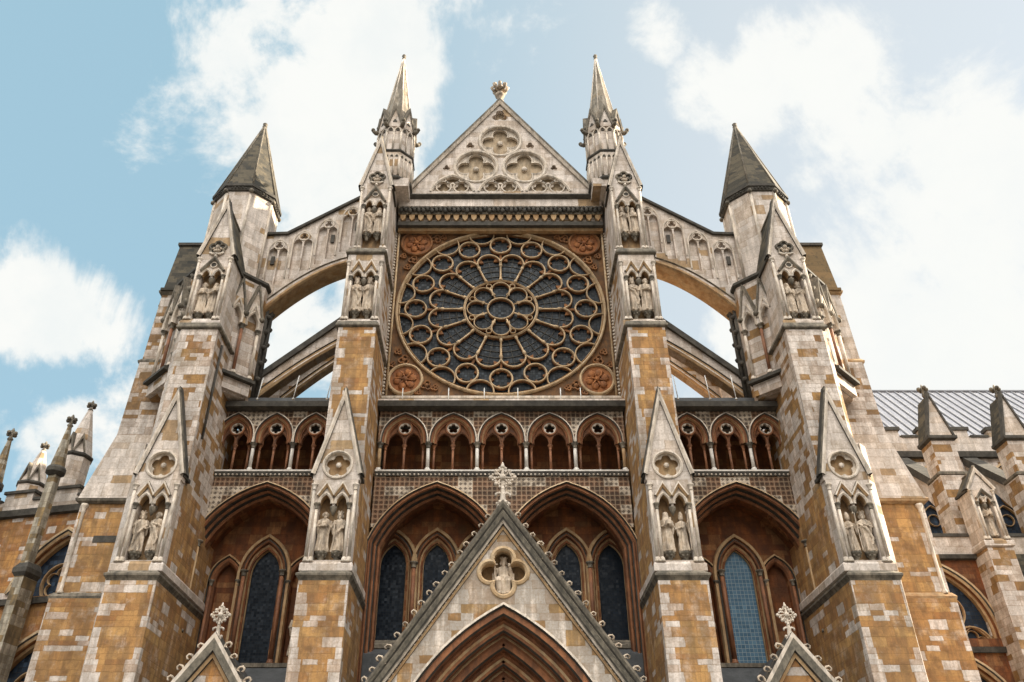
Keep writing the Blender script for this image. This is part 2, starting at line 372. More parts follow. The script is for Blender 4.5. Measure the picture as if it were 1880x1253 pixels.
def foil(cx, cz, r, n, rot=0., f=1.06, m=None):
    sn = sin(pi/n); q = r*sn/(1+sn)*f; c = r-q; out = []; m = m or n*9
    for k in range(m):
        th = 2*pi*k/m; best = c*.45
        for j in range(n):
            d = th-rot-2*pi*j/n
            disc = q*q-(c*sin(d))**2
            if disc > 0 and cos(d) > 0: best = max(best, c*cos(d)+sqrt(disc))
        out.append((cx+best*sin(th), cz+best*cos(th)))
    return out
def offs(path, d):
    out = []; N = len(path)
    for k in range(N):
        a = Vector(path[max(k-1, 0)]); b = Vector(path[min(k+1, N-1)]); t = (b-a).normalized(); q = Vector(path[k])
        kk = 1.
        if 0 < k < N-1:
            t1 = (q-a).normalized(); kk = 1/max(.5, t1.dot(t))
        out.append((q.x-t.y*d*kk, q.y+t.x*d*kk))
    return out
def mirror(s): return Matrix.Diagonal((s, 1, 1, 1))
def seg_panel(mb, cx, cz, r, n, y, depth, rot=0., ring=True, ringw=.07, back=None, fr=.9):
    """circular panel: foiled plate set back in a ring, with a back disc"""
    mb.prism(circ(cx, cz, r*1.0, 32), y+depth*.35, y+depth*.6, [foil(cx, cz, r*fr, n, rot)])
    if back: c = mb.cur; mb.use(back)
    mb.prism(circ(cx, cz, r*1.02, 24), y+depth, y+depth+.04)
    if back: mb.cur = c
    if ring: mb.mold(circ(cx, cz, r, 36), [(-.02, y+depth*.5), (-.02, y-.01), (ringw*.3, y-.06), (ringw, y-.05), (ringw*1.3, y+.01)], True)
def label(o, lab, cat, group=None, kind=None):
    if lab: o['label'] = lab
    if cat: o['category'] = cat
    if group: o['group'] = group
    if kind: o['kind'] = kind
    return o
# ================================================================ ground
g = MB(GROUND); g.v = [Vector(q) for q in ((-700,-700,0),(700,-700,0),(700,700,0),(-700,700,0))]; g.face((0,1,2,3))
label(g.build('ground'), 'pale stone paving spreading round the foot of the church', 'ground', kind='structure')
# ================================================================ the transept front
A = empty('abbey_transept'); label(A, 'gothic church transept front with rose window, buttresses and portal gable', 'church')
# ---- body behind the front
b = MB(TOWER); b.box(-5.15, 5.15, .9, 26, 19.55, 30.4); b.box(-5.14, 5.14, 1.9, 26, 0, 19.5)
b.box(5.15, 12.2, 1.9, 26, 0, 19.0); b.box(-12.2, -5.15, 1.9, 26, 0, 19.0)
b.build('transept_body', A)
b = MB(LEADD); b.prism([(-5.2, 30.4), (5.2, 30.4), (0, 38.0)], 0.2, 26); b.build('transept_roof', A)
# ---- cornice and gable
YG = -.6
ztop = elev(361, YG); zband = elev(380, YG); zfr = elev(393, YG); zcb = elev(404, YG)
cor = MB(PALESTONE)
cor.box(-5.2, 5.2, -.55, .9, zband-.05, ztop-.1)
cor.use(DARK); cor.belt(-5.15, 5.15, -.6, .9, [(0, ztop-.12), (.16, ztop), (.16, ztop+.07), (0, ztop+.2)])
corn = cor.build('cornice', A)
fz = MB(DRIP)
fz.box(-5.2, 5.2, -.62, .9, zfr, zband-.05)
fz.use(CARVED); fz.belt(-5.2, 5.2, -.66, .9, [(0, zband-.08), (.05, zband-.03), (0, zband+.02)])
fz.use(DARK)
for k in range(46):
    x = -5.05+k*10.1/45
    fz.ball((x, -.70, zband-.28+.05*sin(k*2.4)), .14, 6, (.8, .7, 1.2)); fz.ball((x+.08, -.72, zband-.16), .085, 6)
fz.build('leaf_frieze', corn)
cb = MB(PALESTONE); cb.box(-5.2, 5.2, -.35, .9, zcb, zfr)
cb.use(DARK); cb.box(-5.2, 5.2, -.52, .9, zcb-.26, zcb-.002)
cb.use(ARCHTAN); cb.box(-5.19, 5.19, -.3, .9, zcb-.44, zcb-.262); cb.use(ROSEWALL); cb.box(-5.18, 5.18, -.06, .9, 29.86, zcb-.442)
cb.build('corbel_table', corn)
c0 = MB(ARCHTAN); c0.prism([(-.15, .0), (.15, .0), (.12, -.24), (0, -.4), (-.12, -.24)], -.24, .1); c0.mold(arch(0, -.02, .19, .12, .2, 5), [(0, -.1), (0, -.27), (.05, -.25), (.05, -.1)])
c0 = c0.build('corbel', corn)
for k in range(23):
    o = c0 if k == 0 else copy(c0, corn)
    o.location = (-4.95+k*.45, -.35, zfr-.02)
# gable
apex = elev(190, YG); gz0 = ztop+.2; ghw = 4.86
gab = MB(PALESTONE)
s38 = 1/38.
tc_ = [(0, elev(258.7, YG), 1.13), (-1.29, elev(305.7, YG), 1.13), (1.29, elev(305.7, YG), 1.13)]
acs = [(-2.5, 1.2), (0, 1.2), (2.5, 1.2)]
hol = [circ(x, z, r, 36) for x, z, r in tc_]
zb = gz0+.12
zh = elev(322, YG)-zb
for x, hw in acs:
    a_ = arch(x, zb+.05, hw-.08, zh-.05, .14); hol.append(a_)
tri3 = foil(0, elev(213, YG), .46, 3, 0)
hol.append(tri3)
hol.append(foil(-1.62, elev(267, YG), .24, 3)); hol.append(foil(1.62, elev(267, YG), .24, 3))
hol.append(foil(-2.85, elev(308, YG), .20, 3)); hol.append(foil(2.85, elev(308, YG), .20, 3))
gab.prism([(-ghw, gz0), (ghw, gz0), (0, apex)], YG, YG+.3, hol)
gab.use(GABACK); gab.prism([(-ghw, gz0), (ghw, gz0), (0, apex)], YG+.301, YG+.7)
G = gab.build('gable', A)
for i, (x, z, r) in enumerate(tc_):
    q = MB(CARVED); q.prism(circ(x, z, r, 36), YG+.13, YG+.24, [foil(x, z, r*.93, 4, 0)])
    q.mold(circ(x, z, r, 40), [(-.10, YG+.2), (-.10, YG+.02), (-.05, YG-.06), (.03, YG-.07), (.09, YG-.02), (.1, YG+.05)], True)
    q.mold(foil(x, z, r*.90, 4, 0, m=48), [(-.05, YG+.26), (-.05, YG+.09), (.04, YG+.12)], True)
    q.ball((x, YG+.2, z), .17, 8, (1, .6, 1)); q.use(ARCHTAN)
    q.build('quatrefoil_panel', G)
for x, hw in acs:
    q = MB(CARVED); ap = arch(x, zb+.05, hw-.08, zh-.05, .14)
    q.mold(ap, [(-.07, YG+.2), (-.07, YG), (0, YG-.05), (.08, YG-.03), (.09, YG+.05)])
    cc = [(x, zb+1.02, .36), (x-.46, zb+.43, .36), (x+.46, zb+.43, .36)]
    q.prism(ap, YG+.12, YG+.22, [foil(u, v, r, 3) for u, v, r in cc])
    for u, v, r in cc: q.mold(circ(u, v, r+.03, 24), [(-.03, YG+.2), (-.03, YG+.03), (.03, YG+.03), (.05, YG+.13)], True)
    q.build('trefoil_blind_arch', G)
cp = MB(DRIP); cp.mold([(-ghw-.12, gz0-.02), (0, apex+.12), (ghw+.12, gz0-.02)], [(-.14, YG-.05), (-.14, YG-.10), (-.02, YG-.18), (.1, YG-.18), (.16, YG+.5), (.0, YG+.8)], mats=[CARVED, CARVED, DRIP, DARK, DARK])
cp.build('coping', G)
fn = MB(STATUE); zf = apex+.2
fn.lathe(0, YG+.1, [(.22, zf-.25), (.26, zf), (.15, zf+.12), (.12, zf+.3), (.26, zf+.48), (.3, zf+.6), (.2, zf+.72), (.16, zf+.9), (.3, zf+1.1), (.24, zf+1.2), (.14, zf+1.3)], 10)
for k in range(8):
    a = k*pi/4
    fn.tube([(cos(a)*.15, YG+.1+sin(a)*.15, zf+.9), (cos(a)*.36, YG+.1+sin(a)*.36, zf+1.02), (cos(a)*.46, YG+.1+sin(a)*.46, zf+1.22), (cos(a)*.34, YG+.1+sin(a)*.34, zf+1.36), (cos(a)*.25, YG+.1+sin(a)*.25, zf+1.25)], [.09, .1, .1, .07, .04], 6)
fn.ball((0, YG+.1, zf+1.38), .16)
fn.build('finial', G)
# ---- rose window
ZR = 25.05; KZ = .957; RR = 4.96
MR = Matrix.Translation((0, 0, ZR)) @ Matrix.Diagonal((1, 1, KZ, 1))
rw = MB(ROSEWALL, MR)
zt, zbm = (29.95-ZR)/KZ, (20.0-ZR)/KZ
rw.prism([(-5.3, zbm), (5.3, zbm), (5.3, zt), (-5.3, zt)], .1, .5, [circ(0, 0, RR-.02, 72)])
ROSE = rw.build('rose_window', A)
gl = MB(GLASS, MR); gl.prism(circ(0, 0, RR+.05, 64), .235, .28); gl.build('glass', ROSE)
BAR = lambda w, y0=.0, d=.24: [(a*.75, b) for a, b in [(-w, y0+d), (-w, y0+.07), (-w*.45, y0), (w*.45, y0), (w, y0+.07), (w, y0+d)]]
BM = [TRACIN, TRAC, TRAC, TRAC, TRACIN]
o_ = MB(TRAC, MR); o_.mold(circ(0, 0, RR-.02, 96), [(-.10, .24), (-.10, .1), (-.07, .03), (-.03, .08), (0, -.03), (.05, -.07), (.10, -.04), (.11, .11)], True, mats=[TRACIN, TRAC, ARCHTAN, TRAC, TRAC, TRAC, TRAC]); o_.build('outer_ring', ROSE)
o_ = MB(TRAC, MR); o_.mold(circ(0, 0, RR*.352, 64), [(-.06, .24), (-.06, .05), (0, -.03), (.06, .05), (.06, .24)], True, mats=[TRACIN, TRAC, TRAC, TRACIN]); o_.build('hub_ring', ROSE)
o_ = MB(DARK, MR)
for f_ in (.18, .29, .43, .50, .57, .64, .70, .88): o_.mold(circ(0, 0, RR*f_, 64), [(-.014, .235), (-.014, .2), (.014, .2), (.014, .235)], True)
for k in range(16):
    a = (k+.5)*pi/8; q = Vector((cos(a), -sin(a)))*.012; o_.prism([(RR*.37*sin(a)-q.x, RR*.37*cos(a)-q.y), (RR*.37*sin(a)+q.x, RR*.37*cos(a)+q.y), (RR*.7*sin(a)+q.x, RR*.7*cos(a)+q.y), (RR*.7*sin(a)-q.x, RR*.7*cos(a)-q.y)], .205, .234)
o_.build('saddle_bars', ROSE)
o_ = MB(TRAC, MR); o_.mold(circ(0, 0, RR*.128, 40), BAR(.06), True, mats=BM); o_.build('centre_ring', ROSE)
for k in range(8):
    a = k*pi/4; o_ = MB(TRAC, MR)
    cx_, cz_ = RR*.238*sin(a), RR*.238*cos(a)
    o_.mold([(cx_+RR*.088*sin(a+t), cz_+RR*.088*cos(a+t)) for t in [(-2.5+5.0*j/22) for j in range(23)]], BAR(.04), mats=BM)
    a2 = a+pi/8; u, v = RR*.30*sin(a2), RR*.30*cos(a2)
    o_.mold(circ(u, v, .13, 12), BAR(.03), True, mats=BM)
    o_.tube([(RR*.14*sin(a2), .06, RR*.14*cos(a2)), (RR*.27*sin(a2), .06, RR*.27*cos(a2))], .045, 6)
    o_.build('hub_foil', ROSE)
for k in range(16):
    a = k*pi/8; d = Vector((sin(a), cos(a))); o_ = MB(TRAC, MR)
    rr_ = [.365, .375, .39, .40, .545, .555, .575, .585]; rad = [.08, .08, .08, .045, .045, .08, .085, .05]
    o_.tube([(d.x*RR*t, .09, d.y*RR*t) for t in rr_], rad, 8)
    o_.use(TRACIN); q = Vector((d.y, -d.x))*.055
    for y_ in (1,): o_.prism([(d.x*RR*.37-q.x, d.y*RR*.37-q.y), (d.x*RR*.37+q.x, d.y*RR*.37+q.y), (d.x*RR*.72+q.x, d.y*RR*.72+q.y), (d.x*RR*.72-q.x, d.y*RR*.72-q.y)], .12, .24)
    o_.build('spoke', ROSE)
    o_ = MB(TRAC, MR); o_.mold(circ(d.x*RR*.824, d.y*RR*.824, RR*.103, 36), BAR(.062), True, mats=BM)
    o_.use(TRACIN)
    for j in range(5):
        t = a+j*2*pi/5+.3; o_.prism([(d.x*RR*.824+RR*.1*sin(t-.28), d.y*RR*.824+RR*.1*cos(t-.28)), (d.x*RR*.824+RR*.1*sin(t+.28), d.y*RR*.824+RR*.1*cos(t+.28)), (d.x*RR*.824+RR*.066*sin(t), d.y*RR*.824+RR*.066*cos(t))], .12, .24)
    o_.build('small_roundel', ROSE)
    # petal head between spokes
    a2 = a+pi/16; e = Vector((sin(a2), cos(a2))); c_ = e*RR*.585; hw = RR*.117
    o_ = MB(TRAC, MR)
    o_.mold([(c_.x+hw*sin(a2+t)*1.0, c_.y+hw*cos(a2+t)) for t in [(-1.75+3.5*j/22) for j in range(23)]], BAR(.06), mats=BM)
    o_.use(TRACIN)
    for t in (-1.0, 1.0):
        A0 = c_+Vector((sin(a2+t-.22), cos(a2+t-.22)))*hw; A1 = c_+Vector((sin(a2+t+.35), cos(a2+t+.35)))*hw; A2 = c_+Vector((sin(a2+t), cos(a2+t)))*hw*.52
        o_.prism([tuple(A0), tuple(A1), tuple(A2)], .12, .24)
    o_.build('petal_head', ROSE)
    c_ = e*RR*.985; hw = RR*.125
    o_ = MB(TRAC, MR)
    pts = [(c_.x+hw*sin(a2+pi+t), c_.y+hw*cos(a2+pi+t)) for t in [(-1.55+3.1*j/18) for j in range(19)]]
    o_.mold(pts, BAR(.05), mats=BM); o_.build('edge_foil', ROSE)
for sx in (-1, 1):
    for py_, px_ in ((447.7, 4.23), (697, 4.35)):
        z = elev(py_, .05); x = sx*px_; r = .74
        o_ = MB(ROSEORANGE); o_.prism(circ(x, z, r, 30), .04, .09)
        o_.use(TRACIN if py_ < 500 else TRAC); o_.mold(circ(x, z, r, 36), [(-.05, .06), (-.05, -.02), (.0, -.08), (.06, -.06), (.09, .1)], True)
        o_.use(ROSEORANGE)
        for j in range(6):
            t = j*pi/3+.3; o_.ball((x+.36*sin(t), .02, z+.36*cos(t)), .2, 7, (1, .35, 1))
            o_.tube([(x, .0, z), (x+.3*sin(t+.4), -.02, z+.3*cos(t+.4)), (x+.52*sin(t+.2), .0, z+.52*cos(t+.2))], [.06, .05, .03], 5)
        o_.ball((x, 0, z), .14, 7); o_.build('spandrel_roundel', ROSE)
        o_ = MB(TRACIN)
        sg = 1 if py_ < 500 else -1
        for dx, dz, rr2 in ((-.98, .30*sg, .24), (.12, -1.05*sg, .24), (-1.35, .42*sg, .15), (.4, -1.5*sg, .16), (.62, -.8*sg, .15), (-.6, .8*sg*.8, .14)):
            if abs(x+sx*dx) > 5.05: continue
            o_.mold(foil(x+sx*dx, z+dz, rr2, 3, .3, m=24), [(-.03, .1), (-.03, .02), (.03, .0), (.05, .1)], True)
            o_.ball((x+sx*dx, .08, z+dz), rr2*.5, 6)
        o_.build('spandrel_foliage', ROSE)
    jm = MB(ARCHTAN, mirror(sx))
    jm.use(TRAC)
    for xx, r in ((5.14, .05), (5.44, .05)): jm.tube([(xx, -.08, 19.95), (xx, -.08, 29.75)], r, 8)
    jm.use(ROSEWALL); jm.box(5.12, 5.55, -.02, .4, 19.95, 29.75)
    jm.use(CARVED)
    for k in range(52): jm.ball((5.29, -.06, 20.1+k*.187), .075, 6)
    jm.build('beaded_jamb', ROSE)
# ---- sills
sl = MB(PALESTONE); zc = elev(746, -.95); zs_ = elev(737, -.95)
sl.use(PALESTONE); sl.v += [Vector(q) for q in ()]
sl.prism([(0, 0), (1, 0), (1, 1)], 0, 0) if False else None
def yzprism(mb, poly, x0, x1):
    n = len(poly); a = [mb.p(x0, y, z) for y, z in poly]; c = [mb.p(x1, y, z) for y, z in poly]
    for k in range(n): mb.face((a[k], a[(k+1) % n], c[(k+1) % n], c[k]))
    mb.face(a[::-1]); mb.face(c)
yzprism(sl, [(-1.0, zs_), (-.98, zs_+.12), (-.3, zs_+.28), (-.25, 20.0), (.15, 20.05), (.15, zs_)], -5.45, 5.45)
sl.use(CARVED); yzprism(sl, [(-.33, 19.92), (-.33, 20.03), (.1, 20.08), (.1, 19.92)], -5.3, 5.3)
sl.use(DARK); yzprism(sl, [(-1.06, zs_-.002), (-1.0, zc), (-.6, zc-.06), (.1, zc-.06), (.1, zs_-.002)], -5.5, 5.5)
sl.build('rose_sill', A)
# ---- galleries
def column(mb, x, y, z0, z1, r, shaft, capm, basem, n=10):
    mb.use(basem); mb.lathe(x, y, [(r*1.9, z0), (r*1.9, z0+.06), (r*1.5, z0+.09), (r*1.6, z0+.13), (r, z0+.18)], n)
    mb.use(shaft); mb.lathe(x, y, [(r, z0+.18), (r, z1-.22)], n)
    mb.use(capm); mb.lathe(x, y, [(r*1.25, z1-.24), (r*1.25, z1-.2), (r*1.05, z1-.19), (r*1.5, z1-.08), (r*2.1, z1-.04), (r*2.1, z1)], n)
YF = -.6
ZSILL, ZCAP, ZGT = elev(865, YF)+.02, elev(812, YF), elev(746, YF)
def gallery(cxs, hw, X0, X1, name_lab):
    fr = MB(DIAPER)
    poly = [(X0, ZGT), (X0, ZCAP)]
    rise = elev(757, YF)-ZCAP-.06
    for c in cxs: poly += arch(c, ZCAP, hw-.06, rise, .185)
    poly += [(X1, ZCAP), (X1, ZGT)]
    fr.prism(poly, YF, YF+.25)
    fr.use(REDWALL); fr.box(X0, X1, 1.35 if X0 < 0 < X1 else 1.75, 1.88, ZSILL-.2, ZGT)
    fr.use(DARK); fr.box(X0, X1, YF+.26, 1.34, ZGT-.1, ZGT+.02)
    Gy = fr.build('arcade_gallery', A)
    sl = MB(WHITEM); sl.box(X0, X1, YF-.12, 1.34, ZSILL-.07, ZSILL)
    sl.use(DARK); yzprism(sl, [(YF-.1, ZSILL-.072), (YF-.06, ZSILL-.25), (YF+.1, ZSILL-.25), (YF+.1, ZSILL-.072)], X0, X1)
    sl.use(CARVED)
    nb = int((X1-X0)/.17)
    for k in range(nb): sl.ball((X0+(k+.5)*(X1-X0)/nb, YF-.07, ZSILL-.20), .05, 5)
    sl.build('gallery_sill', Gy)
    for i, c in enumerate(cxs):
        ar = MB(ARCHRED); pa = arch(c, ZCAP, hw-.16, rise-.12, .185)
        ar.mold(pa, [(.15, YF+.02), (.15, YF-.07), (.10, YF-.09), (.06, YF-.02), (.02, YF+.04), (-.04, YF), (-.08, YF+.1), (-.12, YF+.14), (-.16, YF+.1), (-.2, YF+.3)],
                mats=[CARVED, CARVED, DARK, ARCHRED, ARCHRED, ARCHTAN, ARCHRED, ARCHRED, ARCHRED])
        ar.build('gallery_arch', Gy)
        tr = MB(GALTR); hi = hw-.3; ap = arch(c, ZCAP, hi, rise-.2, .185)
        q = hi*.5; s1 = arch(c+q+.01, ZCAP, q-.03, .56, .16, 7); s0 = arch(c-q-.01, ZCAP, q-.03, .56, .16, 7)
        zr = elev(783.5, YF)+.0; r0 = .27
        tr.prism(ap+s1[::-1]+s0[::-1], YF+.22, YF+.36, [circ(c, zr, r0-.02, 20)])
        for s_ in (s0, s1): tr.mold(s_, [(-.02, YF+.34), (-.02, YF+.19), (.03, YF+.16), (.06, YF+.23)])
        tr.use(CARVED); tr.prism(circ(c, zr, r0, 24), YF+.16, YF+.28, [foil(c, zr, r0*.86, 5 if hw > .9 else 6, 0, m=60)])
        tr.use(ARCHRED); tr.mold(circ(c, zr, r0, 24), [(0, YF+.22), (0, YF+.12), (.06, YF+.12), (.08, YF+.23)], True)
        tr.build('gallery_tracery', Gy)
        mc = MB(BROWNSH); column(mc, c, YF+.29, ZSILL, ZCAP, .055, BROWNSH, BROWNSH, WHITEM, 8); mc.build('slender_shaft', Gy)
        for e in (-1, 1):
            mc = MB(BROWNSH); column(mc, c+e*(hw-.23), YF+.30, ZSILL, ZCAP, .05, BROWNSH, ARCHRED, CARVED, 8); mc.build('slender_shaft', Gy)
    edges = [cxs[0]-hw]+[c+hw for c in cxs]
    for k, x in enumerate(edges):
        x = min(max(x, X0+.1), X1-.1)
        mc = MB(WHITEM); column(mc, x, YF+.1, ZSILL, ZCAP, .075, WHITEM if 0 < k < len(edges)-1 else ARCHTAN, DRIP, WHITEM, 10)
        mc.use(DIAPER); mc.build('gallery_column', Gy)
    return Gy
gallery([-4.14, -2.07, 0, 2.07, 4.14], 1.035, -5.25, 5.25, 'c')
gallery([8.01, 9.68, 11.35], .835, 7.0, 12.25, 'r')
gallery([-11.35, -9.68, -8.01], .835, -12.25, -7.0, 'l')
for s in (1, -1):
    pr = MB(DARK, mirror(s)); yzprism(pr, [(-1.0, zs_), (-.98, zc), (-.6, zc-.06), (.3, zc-.06), (.3, zs_)], 6.9, 12.25)
    pr.use(ARCHTAN); pr.box(6.9, 12.0, -.7, .5, zs_, zs_+.16)
    pr.use(LEADD); yzprism(pr, [(-.4, zs_+.16), (-.4, zs_+.5), (.5, zs_+.62), (3., zs_+1.2), (3., zs_+.16)], 6.9, 12.1)
    pr.build('aisle_parapet', A)
# ---- lower arches
def archivolt(cx, hw, zs, rise, sag, par, name='great_arch'):
    pa = [(cx-hw, 0)]+arch(cx, zs, hw, rise, sag, 12)+[(cx+hw, 0)]
    m = MB(ARCHRED)
    m.mold(pa, [(.52, YF+.05), (.52, YF-.10), (.47, YF-.13), (.43, YF-.03), (.38, YF-.03), (.33, YF-.09), (.28, YF-.02), (.26, YF+.2), (.2, YF+.14), (.14, YF+.22), (.12, YF+.42), (.06, YF+.36), (0, YF+.45), (-.02, YF+.75), (.1, YF+.8), (.1, 1.0)],
           mats=[CARVED, TRAC, DARK, ARCHRED, ARCHRED, ARCHRED, DARK, ARCHRED, ARCHRED, DARK, ARCHRED, ARCHRED, REDWALL, REDWALL, REDWALL])
    return m.build(name, par)
SPR = 13.15
def lancet(cx, hw, ztop, zbot, par, mat=GLASSL, y=1.0, mold=True, order=True):
    rise = hw*1.75; zs = ztop-rise
    pa = [(cx-hw, zbot)]+arch(cx, zs, hw, rise, .134)+[(cx+hw, zbot)]
    f = MB(ARCHTAN)
    f.mold(pa, [(-.03, y+.3), (-.03, y+.12), (.06, y+.02), (.14, y-.05), (.2, y+.01), (.2, y+.05)], mats=[ARCHTAN, ARCHTAN, ARCHTAN, ARCHRED, ARCHRED])
    if order:
        f.mold([(cx-hw-.26, zbot)]+arch(cx, zs, hw+.26, rise+.34, .134)+[(cx+hw+.26, zbot)], [(-.08, y+.02), (-.06, y-.12), (.0, y-.16), (.06, y-.1), (.1, y-.2), (.2, y-.22), (.24, y-.1), (.26, y+.02)], mats=[ARCHRED, ARCHRED, DARK, ARCHRED, ARCHTAN, ARCHTAN, ARCHRED])
    o = f.build('lancet_window', par)
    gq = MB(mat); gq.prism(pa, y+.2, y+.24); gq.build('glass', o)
    return o, pa
def bay(cxs, X0, X1, lanc, blinds, par):
    wl = MB(DIAPER)
    poly = [(X0, ZSILL-.2)]; lowz = 13.6
    for c, hw in cxs:
        cut = [q for q in offs(arch(c, SPR, hw, 15.25-SPR, .115, 12), .45) if q[1] > lowz and X0 < q[0] < X1]
        if c == cxs[0][0]: poly.append((X0, cut[0][1]))
        poly += cut
    poly += [(X1, poly[-1][1]), (X1, ZSILL-.2)]
    wl.prism(poly, YF, YF+.3)
    wl.build('diapered_wall', par)
    for c, hw in cxs: archivolt(c, hw, SPR, 15.25-SPR, .115, par)
    holes = []
    bw = MB(REDWALL)
    for (c, hw, zt, zb, mt) in lanc:
        o, pa = lancet(c, hw, zt, zb, par, mt)
        holes.append(pa)
    for (c, hw, zt, zb) in blinds:
        rise = hw*1.6; pa = [(c-hw, zb)]+arch(c, zt-rise, hw, rise, .134)+[(c+hw, zb)]; holes.append(pa)
        f = MB(ARCHRED); f.mold(pa, [(-.05, 1.3), (-.05, 1.06), (.02, .94), (.1, .9), (.16, .95), (.2, .86), (.27, .9), (.28, 1.01)], mats=[REDWALL, ARCHRED, ARCHRED, ARCHRED, DARK, ARCHTAN, ARCHTAN])
        f.use(REDWALL); f.prism(pa, 1.3, 1.34)
        f.use(BROWNSH); column(f, c-hw-.05, .86, zb, zt-rise, .06, BROWNSH, DRIP, BROWNSH, 8); column(f, c+hw+.05, .86, zb, zt-rise, .06, BROWNSH, DRIP, BROWNSH, 8)
        f.build('blind_arch', par)
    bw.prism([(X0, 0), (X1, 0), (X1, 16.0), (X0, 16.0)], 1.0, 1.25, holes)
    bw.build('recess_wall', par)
BC = empty('central_bay', parent=A)
cl = [(s*x, .55, elev(998, 1.1), elev(1178, 1.1), GLASSL) for x in (.9, 2.68, 4.45) for s in (-1, 1)]
bay([(-2.66, 2.2), (2.66, 2.2)], -5.25, 5.25, cl, [], BC)
ss = MB(DRIP)
yzprism(ss, [(.2, elev(1190, .2)), (.2, elev(1183, .2)), (1.05, elev(1178, 1.1)+.05), (1.05, elev(1190, .2))], -5.2, 5.2)
ss.use(LEADD); yzprism(ss, [(-.5, elev(1200, -.5)), (.15, elev(1192, .15)), (.99, elev(1192, .15)), (.99, 0), (-.5, 0)], -5.2, 5.2)
ss.build('window_sill', BC)
for x in (-3.57, -1.79, 1.79, 3.57, -5.1, 5.1):
    m = MB(BROWNSH); column(m, x, .75, elev(1178, 1.1), elev(998, 1.1)-.9, .085, BROWNSH, DRIP, BROWNSH, 8); m.build('window_shaft', BC)
for s in (1, -1):
    BS = empty('side_bay', parent=A)
    zt = elev(1010, 1.1)
    X0, X1 = (7.0, 12.15) if s > 0 else (-12.15, -7.0)
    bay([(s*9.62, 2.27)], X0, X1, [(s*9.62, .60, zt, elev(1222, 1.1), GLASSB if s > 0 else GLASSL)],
        [(s*8.05, .50, zt-.55, 6.0), (s*11.15, .48, zt-.55, 6.0)], BS)
    ss = MB(DRIP, mirror(s)); zz_ = elev(1222, 1.0)
    yzprism(ss, [(.1, zz_-.25), (.1, zz_-.1), (1.05, zz_), (1.05, zz_-.25)], 7.0, 12.1)
    ss.use(LEADD); yzprism(ss, [(-1.2, 0), (-1.2, zz_-1.2), (.15, zz_-.26), (.99, zz_-.26), (.99, 0)], 7.0, 12.1)
    ss.build('window_sill', BS)
    m = MB(ARCHTAN, mirror(s))
    for x in (8.85, 10.4): column(m, x, .78, zz_, zt-.95, .08, BROWNSH, DRIP, BROWNSH, 8)
    m.build('window_shaft', BS)
    m = MB(ARCHTAN, mirror(s)); column(m, 11.92, -.85, 6.5, SPR+.05, .10, ARCHTAN, DRIP, DRIP, 10)
    m.lathe(11.92, -.85, [(.13, 9.7), (.15, 9.76), (.13, 9.82)], 10)
    m.build('corner_shaft', BS)
